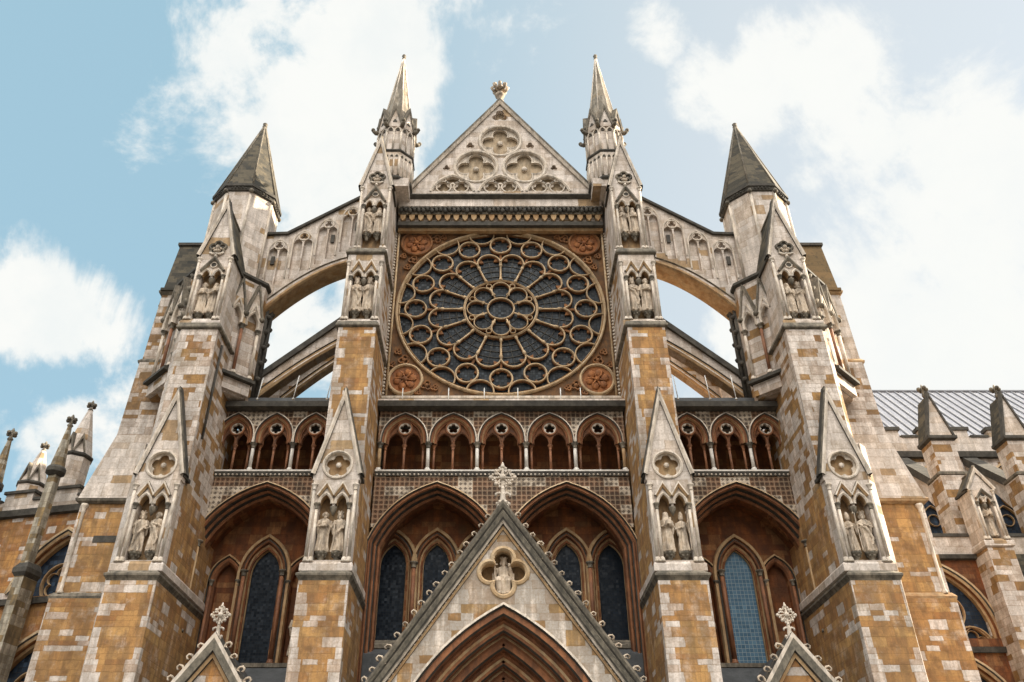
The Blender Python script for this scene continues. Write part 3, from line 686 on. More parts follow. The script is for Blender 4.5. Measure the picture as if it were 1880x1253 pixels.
# ---- buttresses
STAT = []    # statue spots: x, y, z, height, tag
def strap(par, x0, x1, yf, yb, z, h=.22, proj=.14, mat=None):
    m = MB(mat or DRIP); m.belt(x0, x1, yf, yb, [(0, z-h*.6), (proj*.6, z-h*.45), (proj, z-h*.25), (proj, z), (0, z+h)])
    return m.build('drip_moulding', par)
def niche(par, M, cx, w, y, yb, z0, zspr, zhood, ztop, double=True, frame=PALESTONE, back=None):
    """plate with a twin-arched statue recess; returns nothing, adds parts to par"""
    hw = w/2; rw_ = hw-.26
    a1 = arch(cx-rw_/2-.01, zspr, rw_/2-.05, rw_*.72, .15, 6); a2 = arch(cx+rw_/2+.01, zspr, rw_/2-.05, rw_*.72, .15, 6)
    hole = [(cx-rw_+.03, z0+.42), (cx-rw_+.03, zspr-.001)]+a1[0:]+[(cx, zspr-.16)]+a2+[(cx+rw_-.03, zspr-.001), (cx+rw_-.03, z0+.42)]
    m = MB(frame, M)
    m.prism([(cx-hw, z0), (cx+hw, z0), (cx+hw, ztop), (cx-hw, ztop)], y, y+.42, [hole])
    if back: m.use(back)
    m.box(cx-hw, cx+hw, y+.422, yb, z0, ztop)
    m.use(NICHEB); m.prism(hole, y+.40, y+.418)
    N = m.build('statue_niche', par, hw=hw, cx=M[0][0]*cx, fy=y+.2)
    d = MB(CARVED, M)
    for a in (a1, a2): d.mold(a, [(-.05, y+.3), (-.05, y-.02), (0, y-.06), (.06, y-.03), (.08, y+.02)], mats=[ARCHTAN, CARVED, CARVED, ARCHTAN])
    # hoods
    if double:
        for a in (a1, a2):
            c = a[len(a)//2][0]; zt = zhood
            d.mold([(c-rw_*.52, zspr+rw_*.52), (c, zt), (c+rw_*.52, zspr+rw_*.52)], [(-.07, y+.01), (-.07, y-.05), (0, y-.13), (.05, y-.12), (.06, y+.01)], mats=[DRIP, ARCHTAN, CARVED, DRIP])
    else:
        d.mold([(cx-rw_*1.02, zspr+rw_*.5), (cx, zhood), (cx+rw_*1.02, zspr+rw_*.5)], [(-.08, y+.01), (-.08, y-.05), (0, y-.13), (.06, y-.12), (.07, y+.01)], mats=[ARCHTAN, DRIP, DRIP, CARVED])
        d.use(DARK); d.prism(circ(cx, zspr+(zhood-zspr)*.62, .11, 12), y-.02, y+.02)
        d.use(CARVED); d.mold(circ(cx, zspr+(zhood-zspr)*.62, .12, 16), [(0, y), (.0, y-.05), (.04, y-.05), (.05, y)], True)
    d.build('arched_canopy', N)
    for e in (-1, 1):
        c = MB(CARVED, M); column(c, cx+e*(rw_+.02), y-.03, z0+.34, zspr+.02, .055, CARVED, DRIP, CARVED, 8); c.build('niche_shaft', N)
        c = MB(CARVED, M); column(c, cx+e*(hw-.07), y-.02, z0+.34, zspr+(zhood-zspr)*1.0, .06, CARVED, CARVED, CARVED, 8); c.build('niche_shaft', N)
    c = MB(DRIP, M); c.lathe(cx, y+.1, [(.02, zspr-.42), (.10, zspr-.25), (.13, zspr-.14), (.13, zspr-.08)], 8); c.build('pendant', N)
    sl_ = MB(PALESTONE, M); sl_.belt(cx-hw, cx+hw, y-.0, yb, [(.0, z0-.03), (.10, z0+.02), (.10, z0+.26), (.02, z0+.36)]); sl_.build('niche_sill', N)
    return rw_, N
def gablet(par, M, cx, hw, y, yb, ze, za, roof=SLATE, wall=PALESTONE, rz=None, rr=.5, foiln=5):
    m = MB(wall, M)
    hol = [circ(cx, rz, rr, 28)] if rz else []
    # the roundel needs room: the plate runs below the eaves
    zb = (rz-rr-.12) if rz else ze
    zb = min(zb, ze)
    m.prism([(cx-hw, zb), (cx+hw, zb), (cx+hw, ze), (cx, za), (cx-hw, ze)], y, y+.35, hol)
    m.use(roof); m.prism([(cx-hw, ze), (cx+hw, ze), (cx, za)], y+.352, yb)
    g_ = m.build('gablet', par)
    c = MB(CARVED, M); c.mold([(cx-hw-.03, ze-.06), (cx, za+.03), (cx+hw+.03, ze-.06)], [(-.11, y+.02), (-.11, y-.08), (-.02, y-.13), (.05, y-.13), (.09, y-.02), (.10, y+.34), (-.02, y+.36)], mats=[DARK, CARVED, CARVED, DRIP, DARK, DARK]); c.build('coping', g_)
    for sg in (-1, 1):
        e = MB(DARK, M); e.box(cx+sg*hw-.07, cx+sg*hw+.07, y+.05, yb, ze-.13, ze-.005)
        e.build('eaves', g_)
    k = MB(DRIP, M); k.tube([(cx, y-.02, za-.05), (cx, y-.06, za+.16), (cx, y+.06, za+.22)], [.07, .09, .03], 6); k.tube([(cx, y+.2, za), (cx, yb, za)], .07, 6); k.build('ridge', g_)
    if rz:
        q = MB(CARVED, M); seg_panel(q, cx, rz, rr, foiln, y, .28, back=ARCHTAN); q.ball((cx, y+.16, rz+.05), rr*.22, 8, (1, .6, 1)); q.build('gablet_roundel', g_)
    return g_
def head_foil(par, M, cx, cz, y, r):
    m = MB(DARK, M); m.prism(foil(cx, cz, r, 5, 0), y-.005, y+.02)
    m.use(DRIP); m.mold(foil(cx, cz, r, 5, 0, m=50), [(-.03, y), (-.03, y-.06), (.03, y-.09), (.07, y-.04), (.08, y+.01)], True)
    m.use(STATUE); m.ball((cx, y-.08, cz), r*.34, 10, (.8, .8, 1.1)); m.ball((cx, y-.06, cz-r*.5), r*.4, 8, (1.2, .6, .7)); m.ball((cx-r*.42, y-.05, cz-r*.2), r*.2, 6); m.ball((cx+r*.42, y-.05, cz-r*.2), r*.2, 6)
    m.use(CARVED); m.tube([(cx-r*.9, y-.04, cz-r*.75), (cx-r*.4, y-.08, cz-r*1.1), (cx, y-.06, cz-r*.98), (cx+r*.4, y-.08, cz-r*1.1), (cx+r*.9, y-.04, cz-r*.75)], [.04, .06, .05, .06, .04], 6)
    m.ball((cx, y-.06, cz-r*1.4), .09, 6)
    m.build('carved_head_foil', par)
def corbel(par, M, x, y, z, r=.2):
    m = MB(DRIP, M); m.lathe(x, y, [(.03, z-.42), (.09, z-.34), (.07, z-.30), (r*.8, z-.12), (r*1.1, z-.07), (r*1.1, z)], 10)
    for k in range(6): m.ball((x+r*.7*cos(k), y+r*.7*sin(k), z-.14), .06, 5)
    m.build('statue_corbel', par)
Y3 = -4.0
def stage3(B, M, cx, s, tag):
    w = 1.64; y = Y3
    z0 = elev(1050, y)
    m = MB(SHAFT, M); m.box(cx-w/2-.04, cx+w/2+.04, y-.22, 1.3, 0, z0-.12); m.build('lower_shaft', B, hw=w/2+.04, cx=s*cx, fy=y-.22)
    m = MB(DRIP, M); m.belt(cx-w/2-.04, cx+w/2+.04, y-.22, 1.2, [(.0, z0-.36), (.03, z0-.30), (.10, z0-.2), (.10, z0-.13), (-.16, z0+.05)]); m.build('drip_moulding', B)
    zs = elev(925, y); ze = elev(868, y); za = elev(722, y)
    rz = elev(853, y)
    rw_, N = niche(B, M, cx, w, y, 1.15, z0, zs, elev(889, y), rz-.62, back=SHAFT)
    g_ = gablet(B, M, cx, w/2+.04, y, -3.3+.0, ze, za, rz=rz, rr=.50)
    m = MB(PALESTONE, M); m.box(cx-w/2+.02, cx+w/2-.02, y+.36, 1.1, rz-.62, ze-.02); m.build('gablet_base', B)
    zf = elev(1014, y+.18)
    for e in (-1, 1):
        x = cx+e*rw_*.5
        corbel(N, M, x, y+.2, zf)
        STAT.append((s*x, y+.17, zf, elev(941, y+.2)-zf, tag, e*s))
def cap_top(B, M, x0, x1, yf, yb, z, rise=.5):
    m = MB(DRIP, M); yzprism(m, [(yf, z), (yb, z), (yb, z+rise)], x0, x1); m.build('weathering', B)
for s in (-1, 1):
    M = mirror(s); side = 'right' if s > 0 else 'left'
    # ------------- inner buttress
    B = empty('buttress', parent=A); B['label'] = 'tall buttress between rose window and %s bay' % side
    cx = 6.13
    stage3(B, M, cx, s, ('inner '+side, 'lowest'))
    y2 = -2.95; w2 = 1.62; z2 = elev(600, y2); z2t = elev(463, y2)
    m = MB(SHAFT, M); m.box(cx-.795, cx+.795, -3.25, .9, elev(868, Y3)-1.0, z2-.1); m.build('middle_shaft', B, hw=.82, cx=s*cx, fy=-3.25)
    strap(B, *(sorted((s*(cx-.82), s*(cx+.82)))), -3.25, .6, z2-.1, .2, .1)
    rw_, N = niche(B, M, cx, w2, y2, .8, z2, elev(509, y2), elev(481, y2), z2t, back=SHAFT_UP)
    zf = elev(573, y2+.18)
    for e in (-1, 1):
        corbel(N, M, cx+e*rw_*.5, y2+.2, zf, .19); STAT.append((s*(cx+e*rw_*.5), y2+.17, zf, elev(513, y2+.2)-zf, ('inner '+side, 'middle'), e*s))
    strap(B, *(sorted((s*(cx-w2/2), s*(cx+w2/2)))), y2, .5, z2t, .24, .12)
    y1 = -2.6; w1 = 1.5; z1 = z2t+.12; cx1 = 6.07
    ze1 = elev(341, y1); za1 = elev(257, y1)
    rw_, N = niche(B, M, cx1, w1, y1, .7, z1, elev(378, y1), elev(345, y1), ze1, double=False)
    zf = elev(430, y1+.18)
    for e in (-1, 1):
        corbel(N, M, cx1+e*rw_*.5, y1+.2, zf, .18); STAT.append((s*(cx1+e*rw_*.5), y1+.17, zf, elev(383, y1+.2)-zf, ('inner '+side, 'top'), e*s))
    gablet(B, M, cx1, w1/2+.02, y1, -1.2, ze1, za1, wall=PALESTONE, roof=PALESTONE)
    head_foil(B, M, cx1, elev(327, y1), y1, .36)
    # ------------- pinnacle
    pc, py_ = 5.62, -.75
    Pn = empty('pinnacle', parent=A); Pn['label'] = 'octagonal spired pinnacle above the %s inner buttress' % side
    zb1 = elev(322, py_-1.); zm = elev(276, py_-1.); zg = elev(226, py_-1.); zga = elev(195, py_-1.); ztp = elev(104, py_)
    m = MB(PALESTONE, M); m.box(pc-.95, pc+1.05, py_-.95, 1.0, ztop-.3, zb1-.12); m.box(5.33, 6.79, -1.9, .9, 26.6, ztop-.31); m.build('pinnacle_base', Pn)
    m = MB(PALESTONE, M); r8 = 1/cos(pi/8)
    m.lathe(pc, py_, [(.98*r8, zb1-.12), (.98*r8, zm), (.9*r8, zm+.12), (.9*r8, zg+.4)], 8, pi/8, False); 
    m.build('pinnacle_shaft', Pn)
    m = MB(DARK, M); m.lathe(pc, py_, [(1.0*r8, zb1-.22), (1.06*r8, zb1-.14), (1.06*r8, zb1-.06), (.98*r8, zb1+.06)], 8, pi/8, False)
    m.build('weathered_band', Pn); m = MB(DARK, M)
    m.lathe(pc, py_, [(1.0*r8, zm-.08), (1.05*r8, zm-.02), (1.05*r8, zm+.06), (.9*r8, zm+.2)], 8, pi/8, False); m.build('weathered_band', Pn)
    sp_ = MB(SPIREST, M); sp_.lathe(pc, py_, [(.80*r8, zg+.25), (.06, ztp-.25)], 8, pi/8, False)
    sp_.use(CARVED)
    for j in range(8):
        a = pi/8+j*pi/4; sp_.tube([(pc+.8*r8*cos(a), py_+.8*r8*sin(a), zg+.25), (pc+.05*cos(a), py_+.05*sin(a), ztp-.25)], [.05, .03], 5)
    sp_.use(DRIP); sp_.lathe(pc, py_, [(.05, ztp-.3), (.11, ztp-.2), (.07, ztp-.1), (.13, ztp+.02), (.09, ztp+.12), (.02, ztp+.16)], 8)
    sp_.build('spire', Pn)
    for j in range(8):
        a = -pi/2+j*pi/4
        T = M @ Matrix.Translation((pc, py_, 0)) @ Matrix.Rotation(a+pi/2, 4, 'Z')
        f = MB(PALESTONE, T); hw = .9*tan(pi/8); yy = -.92
        f.prism([(-hw, zg-.2), (hw, zg-.2), (hw, zg+.0), (0, zga), (-hw, zg)], yy-.06, yy+.25)
        f.use(DRIP); f.mold([(-hw, zg-.02), (0, zga+.05), (hw, zg-.02)], [(-.07, yy-.06), (-.07, yy-.12), (.03, yy-.13), (.05, yy+.2)])
        f.use(CARVED)
        for e in (-1, 1):
            f.mold(arch(e*hw*.5, zg-.62, hw*.42, .36, .15, 5), [(-.02, yy+.02), (-.02, yy-.06), (.04, yy-.07), (.05, yy)])
            f.use(DARK); f.prism(foil(e*hw*.5, zg-.42, .085, 3), yy-.015, yy+.02); f.use(CARVED)
        f.use(DARK); f.prism(foil(0, zg+.2, .13, 3), yy-.075, yy); f.use(CARVED)
        for x in (-hw, 0, hw): f.tube([(x, yy-.02, zm+.15), (x, yy-.02, zg-.6)], .045, 6)
        for x in (-hw*1.05, -hw*.35, hw*.35, hw*1.05): f.tube([(x, -1.0, zb1+.05), (x, -1.0, zm-.5)], .045, 6)
        for x in (-hw*.7, 0, hw*.7):
            f.mold(arch(x, zm-.55, hw*.3, .28, .15, 5), [(-.02, -.97), (-.02, -1.02), (.04, -1.03), (.05, -.97)])
            f.use(DARK); f.prism(foil(x, zm-.38, .07, 3), -1.0, -.97); f.use(CARVED)
        f.build('pinnacle_gablet', Pn)
        T2 = M @ Matrix.Translation((pc, py_, 0)) @ Matrix.Rotation(a+pi/2+pi/8, 4, 'Z')
        f = MB(DRIP, T2); r_ = .97
        f.tube([(0, -r_, zg-.12), (0, -r_-.18, zg-.16), (0, -r_-.34, zg-.08)], [.12, .13, .09], 6); f.ball((0, -r_-.34, zg+.0), .12, 6)
        f.ball((0, -r_-.05, zg+.25), .13, 6)
        f.build('gargoyle', Pn)
    # ------------- outer buttress on the stair turret
    B = empty('buttress', parent=A); B['label'] = 'tall buttress in front of the %s stair turret' % side
    cx = 12.68
    stage3(B, M, cx, s, ('outer '+side, 'lowest'))
    yo = -3.4; wo = 1.52; zo = elev(600, yo)
    hw = .795
    m = MB(SHAFT_UP, M); zl = elev(868, Y3)-1.0
    m.zprism([(cx-hw, .2), (cx-hw, -3.55), (cx+hw-.06, -3.55), (cx+hw+.2, -3.27), (cx+hw+.2, .2)], zl, zo-.1); m.build('middle_shaft', B, hw=hw, cx=s*cx, fy=-3.55)
    m = MB(PALESTONE, M); m.zprism([(cx+.76, -3.0), (cx+.76, -4.05), (cx+.81, -4.03), (cx+1.12, -3.72), (cx+1.12, -3.0)], 0, zl+2.2); m.build('chamfered_corner', B)
    strap(B, *(sorted((s*(cx-.82), s*(cx+.86)))), -3.55, -.9, zo-.1, .22, .1)
    cxo = 12.75
    ze_ = elev(468, yo); za_ = elev(374, yo)
    rw_, N = niche(B, M, cxo, wo, yo, -.6, zo, elev(507, yo), elev(475, yo), ze_, double=False)
    zf = elev(577, yo+.18)
    for e in (-1, 1):
        corbel(N, M, cxo+e*rw_*.5, yo+.2, zf, .18); STAT.append((s*(cxo+e*rw_*.5), yo+.17, zf, elev(521, yo+.2)-zf, ('outer '+side, 'upper'), e*s))
    gablet(B, M, cxo, wo/2+.02, yo, -.95, ze_, za_, roof=SLATE)
    head_foil(B, M, cxo, elev(456, yo), yo, .36)
    if s < 0:
        m = MB(DARK, M); m.tube([(11.82, -2.9, 21.0), (11.82, -2.9, 16.6)], .05, 7); m.build('downpipe', B)
    # ------------- stair turret
    tx, ty = 13.2, 0.
    Tt = empty('stair_turret', parent=A); Tt['label'] = 'octagonal stair turret with slated spire on the %s' % side
    m = MB(TOWER, M); R1, R2 = 2.06, 1.45
    zcol = elev(490, -1.9)
    m.lathe(tx, ty, [(R1*r8, 19.52), (R1*r8, zcol-.3)], 8, pi/8, False)
    m.build('turret_base', Tt)
    m = MB(LOWER, M); m.box(12.16, 13.4, -1.9, 3.5, 0, 19.5); m.build('turret_foot', Tt)
    m = MB(DARK, M); m.lathe(tx, ty, [(R1*r8, zcol-.45), (R1*r8+.14, zcol-.35), (R1*r8+.14, zcol-.22), (R2*r8+.02, zcol+.35)], 8, pi/8, False); m.build('weathered_band', Tt)
    m = MB(PALESTONE, M); zev = elev(345, -1.45)
    m.lathe(tx, ty, [(R2*r8, zcol+.3), (R2*r8, zev-.1)], 8, pi/8, False)
    m.build('turret_shaft', Tt)
    m = MB(CARVED, M)
    for j in range(8):
        a = pi/8+j*pi/4; q = R2*r8+.01
        m.tube([(tx+q*cos(a), ty+q*sin(a), zcol+.3), (tx+q*cos(a), ty+q*sin(a), zev-.2)], .075, 7)
        m.use(DRIP); m.ball((tx+(q+.1)*cos(a), ty+(q+.1)*sin(a), zev-.28), .13, 6); m.use(CARVED)
    m.build('corner_roll', Tt)
    m = MB(DARK, M); m.lathe(tx, ty, [(R2*r8+.02, zev-.25), (R2*r8+.1, zev-.2), (R2*r8+.14, zev-.02), (R2*r8+.20, zev), (R2*r8+.20, zev+.16), (R2*r8-.0, zev+.3)], 8, pi/8, False)
    for j in range(56):
        a = j*2*pi/56; m.ball((tx+(R2+.14)*cos(a), ty+(R2+.14)*sin(a), zev-.1), .06, 5)
    m.build('eaves', Tt)
    zt_ = elev(231, ty)
    m = MB(SLATE, M); m.lathe(tx, ty, [(R2*r8+.12, zev+.2), (.05, zt_-.1)], 8, pi/8, False)
    m.use(DRIP)
    for j in range(8):
        a = pi/8+j*pi/4; q = R2*r8+.12; m.tube([(tx+q*cos(a), ty+q*sin(a), zev+.2), (tx+.05*cos(a), ty+.05*sin(a), zt_-.1)], .045, 5)
    m.use(DRIP); m.lathe(tx, ty, [(.06, zt_-.2), (.14, zt_-.1), (.08, zt_+.0), (.14, zt_+.1), (.03, zt_+.22)], 8); m.build('spire', Tt)
    # blind gabled arcade on the diagonal faces
    zg0 = elev(688, -1.6)
    for a in (-3*pi/4, -pi/4):
        T = M @ Matrix.Translation((tx, ty, 0)) @ Matrix.Rotation(a+pi/2, 4, 'Z')
        f = MB(PALESTONE, T); yy = -R1; h2 = R1*tan(pi/8)
        zs1 = elev(592, -1.6); gh = elev(520, -1.6)-zs1
        for e in (-1, 1):
            xc = e*h2*.5; ho = h2*.44
            f.use(PALESTONE); f.prism([(xc-ho-.05, zs1-.1)]+arch(xc, zs1-.1, ho-.12, .8, .15, 6)+[(xc+ho+.05, zs1-.1), (xc+ho+.05, zs1+.45), (xc, zs1+gh-.05), (xc-ho-.05, zs1+.45)], yy-.25, yy+.1)
            f.use(DRIP); f.mold([(xc-ho-.07, zs1+.4), (xc, zs1+gh), (xc+ho+.07, zs1+.4)], [(-.06, yy-.25), (-.06, yy-.32), (.03, yy-.34), (.05, yy)])
            f.use(CARVED); f.mold(arch(xc, zs1-.1, ho-.1, .82, .15, 6), [(-.04, yy-.1), (-.04, yy-.28), (.03, yy-.33), (.08, yy-.24)])
            f.mold([(xc-ho, zs1+.25), (xc, zs1+1.15), (xc+ho, zs1+.25)], [(-.03, yy-.24), (-.03, yy-.3), (.04, yy-.31), (.05, yy-.24)])
        for x in (-h2*.94, 0, h2*.94):
            column(f, x, yy-.15, zg0+.1, zs1-.08, .075, BROWNSH if x == 0 else CARVED, DRIP, CARVED, 8)
            f.use(DRIP); f.ball((x, yy-.32, zs1+.45), .14, 6)
        f.use(DARK); yzprism(f, [(yy-.42, zg0-.16), (yy-.42, zg0-.02), (yy+.05, zg0+.12), (yy+.05, zg0-.16)], -h2*1.15, h2*1.15)
        f.use(TOWER); yzprism(f, [(yy-.2, 19.6), (yy-.2, zg0-.18), (yy+.05, zg0-.18), (yy+.05, 19.6)], -h2*1.03, h2*1.03)
        f.build('blind_arcade', Tt)
    # dark shafts on the inner angle
    m = MB(DARK, M)
    for x, y in ((11.12, -.1), (11.02, .2), (11.1, .5)): m.tube([(x, y, 20), (x, y, zcol-.5)], .11, 7)
    for k in range(6): m.ball((11.0, -.1, 21+k*.85), .14, 6); m.ball((10.95, .3, 21.4+k*.85), .12, 6)
    m.build('crocketed_shaft', Tt)
    # ------------- side wing
    Wg = empty('wing_buttress', parent=A); Wg['label'] = 'broad stepped side buttress on the far %s' % side
    yw = -.5
    z_a, z_b, z_c, z_d, z_e = elev(450, yw), elev(536, yw), elev(664, yw), elev(800, yw), elev(922, yw)
    z_f = elev(1100, yw)
    WM = WINGM if s < 0 else PALESTONE
    m = MB(WM, M); m.prism([(13.0, z_c), (16.24, z_c), (16.14, z_b), (13.0, z_b)], yw, 4.); m.build('upper_wall', Wg)
    m = MB(WINGM, M); m.prism([(13.0, z_d), (16.38, z_d), (16.27, z_c), (13.0, z_c)], yw-.1, 4.); m.build('middle_wall', Wg)
    m = MB(PALESTONE, M); m.zprism([(13, yw-.45), (17.06, yw-.45), (17.06, 4), (13, 4)], z_e, z_d, [(13, yw-.1), (16.38, yw-.1), (16.38, 4), (13, 4)]); m.build('weathered_slope', Wg)
    m = MB(SHAFT, M); m.box(13.0, 16.98, yw-.25, 4, z_f, z_e-.02); m.build('lower_wall', Wg, hw=1.98, cx=s*15., fy=yw-.25)
    m = MB(SHAFT, M); m.box(13.0, 17.08, yw-.4, 4, 0, z_f-.02); m.build('base_wall', Wg, hw=1.98, cx=s*15.1, fy=yw-.4)
    m = MB(SLATE if s < 0 else SLATEBR, M); za2 = elev(452, yw+.4); yzprism(m, [(yw-.12, z_b), (yw+.4, za2), (3.5, za2), (3.5, z_b)], 13.0, 16.1)
    yzprism(m, [(yw-.2, z_b-.02), (yw-.2, z_b+.12), (0, z_b+.5), (0, z_b-.02)], 13.0, 16.2); rf_ = m.build('slate_roof', Wg); m = MB(DARK, M); m.box(13.0, 16.18, yw+.3, 3.6, za2+.004, za2+.16); m.build('ridge_slab', rf_)
    for z, p_, x1 in ((z_b, .12, 16.18), (z_c, .12, 16.26), (z_e, .14, 17.04), (z_f, .12, 17.02)):
        yy = yw if z > z_d else yw-.3
        m = MB(DRIP if s < 0 else ARCHTAN, M); m.belt(13, x1, yy, 3.9, [(0, z-.18), (p_*.8, z-.1), (p_, z), (0, z+.16)]); m.build('string_course', Wg)
    m = MB(CARVED, M); m.lathe(16.78, yw-.27, [(.12, z_f+.12), (.12, z_f+.2), (.07, z_f+.3), (.07, z_e-.55), (.10, z_e-.5), (.07, z_e-.46), (.15, z_e-.3), (.15, z_e-.2)], 8); m.build('angle_shaft', Wg)
    for z in (z_b-.6, z_b-1.4): m = MB(DRIP, M); m.tube([(16.0, 0, z), (16.3, 0, z+.05), (16.4, 0, z+.18)], [.1, .09, .05], 6); m.build('crocket', Wg)
    if s < 0:
        m = MB(DARK, M); m.box(14.3, 16.1, yw-.27, yw-.2, elev(1000, yw)+.0, elev(990, yw)+.05); m.build('dark_vent', Wg)
    # carved dark crockets beside outer buttress
    m = MB(DRIP, M)
    for k in range(7):
        z = zo-1.0+k*.7; m.tube([(13.6, -2.4, z), (13.9, -2.6, z+.05), (14.0, -2.65, z+.2)], [.1, .12, .07], 6)
    m.tube([(13.62, -2.3, zo-4), (13.62, -2.3, ze_-.3)], .12, 7); m.build('crocketed_edge', B)
    # ------------- flying buttresses
    Fb = empty('flying_buttress', parent=A); Fb['label'] = 'upper flying buttress with traceried wall on the %s' % side
    yf0 = -.35
    zA, zB, zC = elev(370, yf0), elev(432, yf0), elev(434, yf0)
    xA, xB, xC = 6.9, 10.68, 12.3
    zA = zA+(zA-zB)/(10.68-7.46)*(7.46-6.9)
    bot = []
    P0, P1, P2 = (6.6, elev(487, yf0)), (8.9, elev(497, yf0)), (11.75, elev(590, yf0))
    P0 = (6.6, elev(478, yf0)); P1 = (9.2, elev(487, yf0)); P2 = (11.9, elev(600, yf0))
    for k in range(19):
        t = k/18; bot.append(((1-t)**2*P0[0]+2*t*(1-t)*P1[0]+t*t*P2[0], (1-t)**2*P0[1]+2*t*(1-t)*P1[1]+t*t*P2[1]))
    ext = offs(bot, .42)
    f = MB(PALESTONE, M)
    panels = []; hol = []
    for k in range(4):
        xc = 7.45+k*1.16+.1; zt = min(zA+(zB-zA)*(xc-xA)/(xB-xA), 99) if xc < xB else zB
        panels.append((xc, zt-.42))
    for xc, zt in panels:
        for e in (-1, 1):
            x = xc+e*.25; zb_ = zt-2.7-(.2*e if xc < 10.5 else .0)
            # keep the foot of each light above the arch ring
            near = min(ext, key=lambda q: abs(q[0]-x)); zb_ = min(max(zb_, near[1]+.14), zt-1.0)
            hol.append([(x-.215, zb_)]+arch(x, zt-.66, .215, .26, .15, 5)+[(x+.215, zb_)])
        hol.append(foil(xc, zt-.24, .20, 3))
    top = [(xA, zA), (xB, zB), (xC, zC)]
    lo = [q for q in ext if q[0] > 6.7]
    f.prism(top+[(xC, lo[-1][1])]+lo[::-1]+[(xA, lo[0][1])], yf0, yf0+.18, hol)
    f.prism(top+[(xC, lo[-1][1])]+lo[::-1]+[(xA, lo[0][1])], yf0+.181, yf0+1.0)
    fo = f.build('tracery_wall', Fb)
    d = MB(CARVED, M)
    for xc, zt in panels:
        d.mold([(xc-.51, zt-2.3)]+arch(xc, zt-.62, .50, .74, .15, 7)+[(xc+.51, zt-2.3)], [(-.03, yf0+.02), (-.03, yf0-.04), (.03, yf0-.05), (.05, yf0+.01)])
        d.mold(circ(xc, zt-.24, .24, 18), [(-.02, yf0+.02), (-.02, yf0-.03), (.03, yf0-.03), (.04, yf0+.01)], True)
    d.use(DARK)
    for i, (xc, zt) in enumerate(panels):
        e = 1 if i in (0, 1) else -1
        if i != 2: d.box(xc-e*.25-.09, xc-e*.25+.09, yf0+.10, yf0+.172, zt-1.35, zt-.85)
    d.build('blind_tracery', fo)
    r_ = MB(ARCHTAN, M); r_.mold(bot, [(0, yf0+1.05), (0, yf0-.02), (.06, yf0-.10), (.16, yf0-.10), (.2, yf0-.02), (.33, yf0-.02), (.38, yf0-.08), (.43, yf0-.03), (.44, yf0+.1)], mats=[ARCHTAN, ARCHTAN, ARCHTAN, ARCHTAN, PALESTONE, DRIP, DRIP, DRIP]); r_.build('arch_ring', Fb)
    c_ = MB(DARK, M); c_.mold(top, [(0, yf0-.02), (.0, yf0-.14), (.12, yf0-.16), (.2, yf0+.3), (.16, yf0+1.1), (0, yf0+1.05)]); c_.build('coping', Fb)
    # lower flyers: one near, two behind
    for i, (yf1, mat_) in enumerate(((.35, PALESTONE), (6.5, TOWER))):
        Fl = empty('flying_buttress', parent=A); Fl['label'] = ('lower flying buttress on the %s, nearer of two' if i == 0 else 'lower flying buttress on the %s, standing behind the nearer one') % side
        z1_, z2_ = elev(580, .35), elev(704, .35)
        if i:
            xa_, za_, xb_, zb_ = xat(1222, 643, 6.5), elev(643, 6.5), xat(1312, 705, 6.5), elev(705, 6.5); gr = (zb_-za_)/(xb_-xa_)
            z1_, z2_ = za_+gr*(6.8-xa_)-.3, za_+gr*(11.9-xa_)+.6
        tp = [(6.8, z1_+.3), (11.9, z2_-.6)]
        bt = []
        for k in range(15):
            t = k/14; x = 6.8+5.1*t
            zl_ = (z1_-1.15)+(z2_-1.75-z1_+1.15)*t+1.1*4*t*(1-t)*.28
            bt.append((x, zl_))
        f = MB(mat_, M); f.prism(tp+bt[::-1], yf1, yf1+.5); f.build('flyer_wall', Fl)
        f = MB(DARK, M); f.mold(tp, [(0, yf1-.02), (0, yf1-.15), (.28, yf1-.12), (.3, yf1+.62), (0, yf1+.62)]); f.build('coping', Fl)
        f = MB(ARCHTAN, M); f.mold(bt, [(0, yf1+.52), (0, yf1-.05), (.1, yf1-.1), (.2, yf1-.03), (.28, yf1-.03), (.33, yf1-.08), (.38, yf1+.01)], mats=[ARCHTAN, ARCHTAN, PALESTONE, ARCHTAN, DARK, ARCHTAN]); f.build('arch_ring', Fl)
        if i:
            f = MB(TOWER, M); f.box(11.8, 13.6, yf1-.3, yf1+1.1, 0, z2_-.2); f.build('flyer_pier', Fl)
# ---- portal
YP = -4.2
PT = empty('portal', parent=A); PT['label'] = 'great portal with steep crocketed gable over a many-ordered arch'
za = elev(930, YP); sl_ = 1.40
hwp = 5.0; zlow = za-sl_*hwp
zap = elev(1113, YP)
hwa = 3.95; zsp = 4.6
pa = arch(0, zsp, hwa, zap-zsp, .115, 14)
f = MB(stone('portal_field_masonry', (.75,.665,.58), (.52,.33,.14), (.40,.2,.07), .84, .5, .34, soot=.5, streak=1.2, joint=.25), None)
hol = []
zq = elev(1050, YP)
hol.append(foil(0, zq, .84, 4, 0, m=56))
f.prism([(-hwp, 0), (-hwa-.0, 0)]+pa+[(hwa, 0), (hwp, 0), (hwp, zlow), (0, za), (-hwp, zlow)], YP, YP+.6, hol)
f.build('gable_field', PT)
q = MB(NICHEB); q.prism(foil(0, zq, .85, 4, 0, m=56), YP+.5, YP+.58)
q.use(TRAC); q.mold(foil(0, zq, .82, 4, 0, m=64), [(-.06, YP+.4), (-.06, YP), (0, YP-.07), (.08, YP-.05), (.11, YP+.01)], True); q.build('quatrefoil_frame', PT)
cp = MB(GREENCOP)
gp = [(-hwp-.05, zlow), (0, za+.07), (hwp+.05, zlow)]
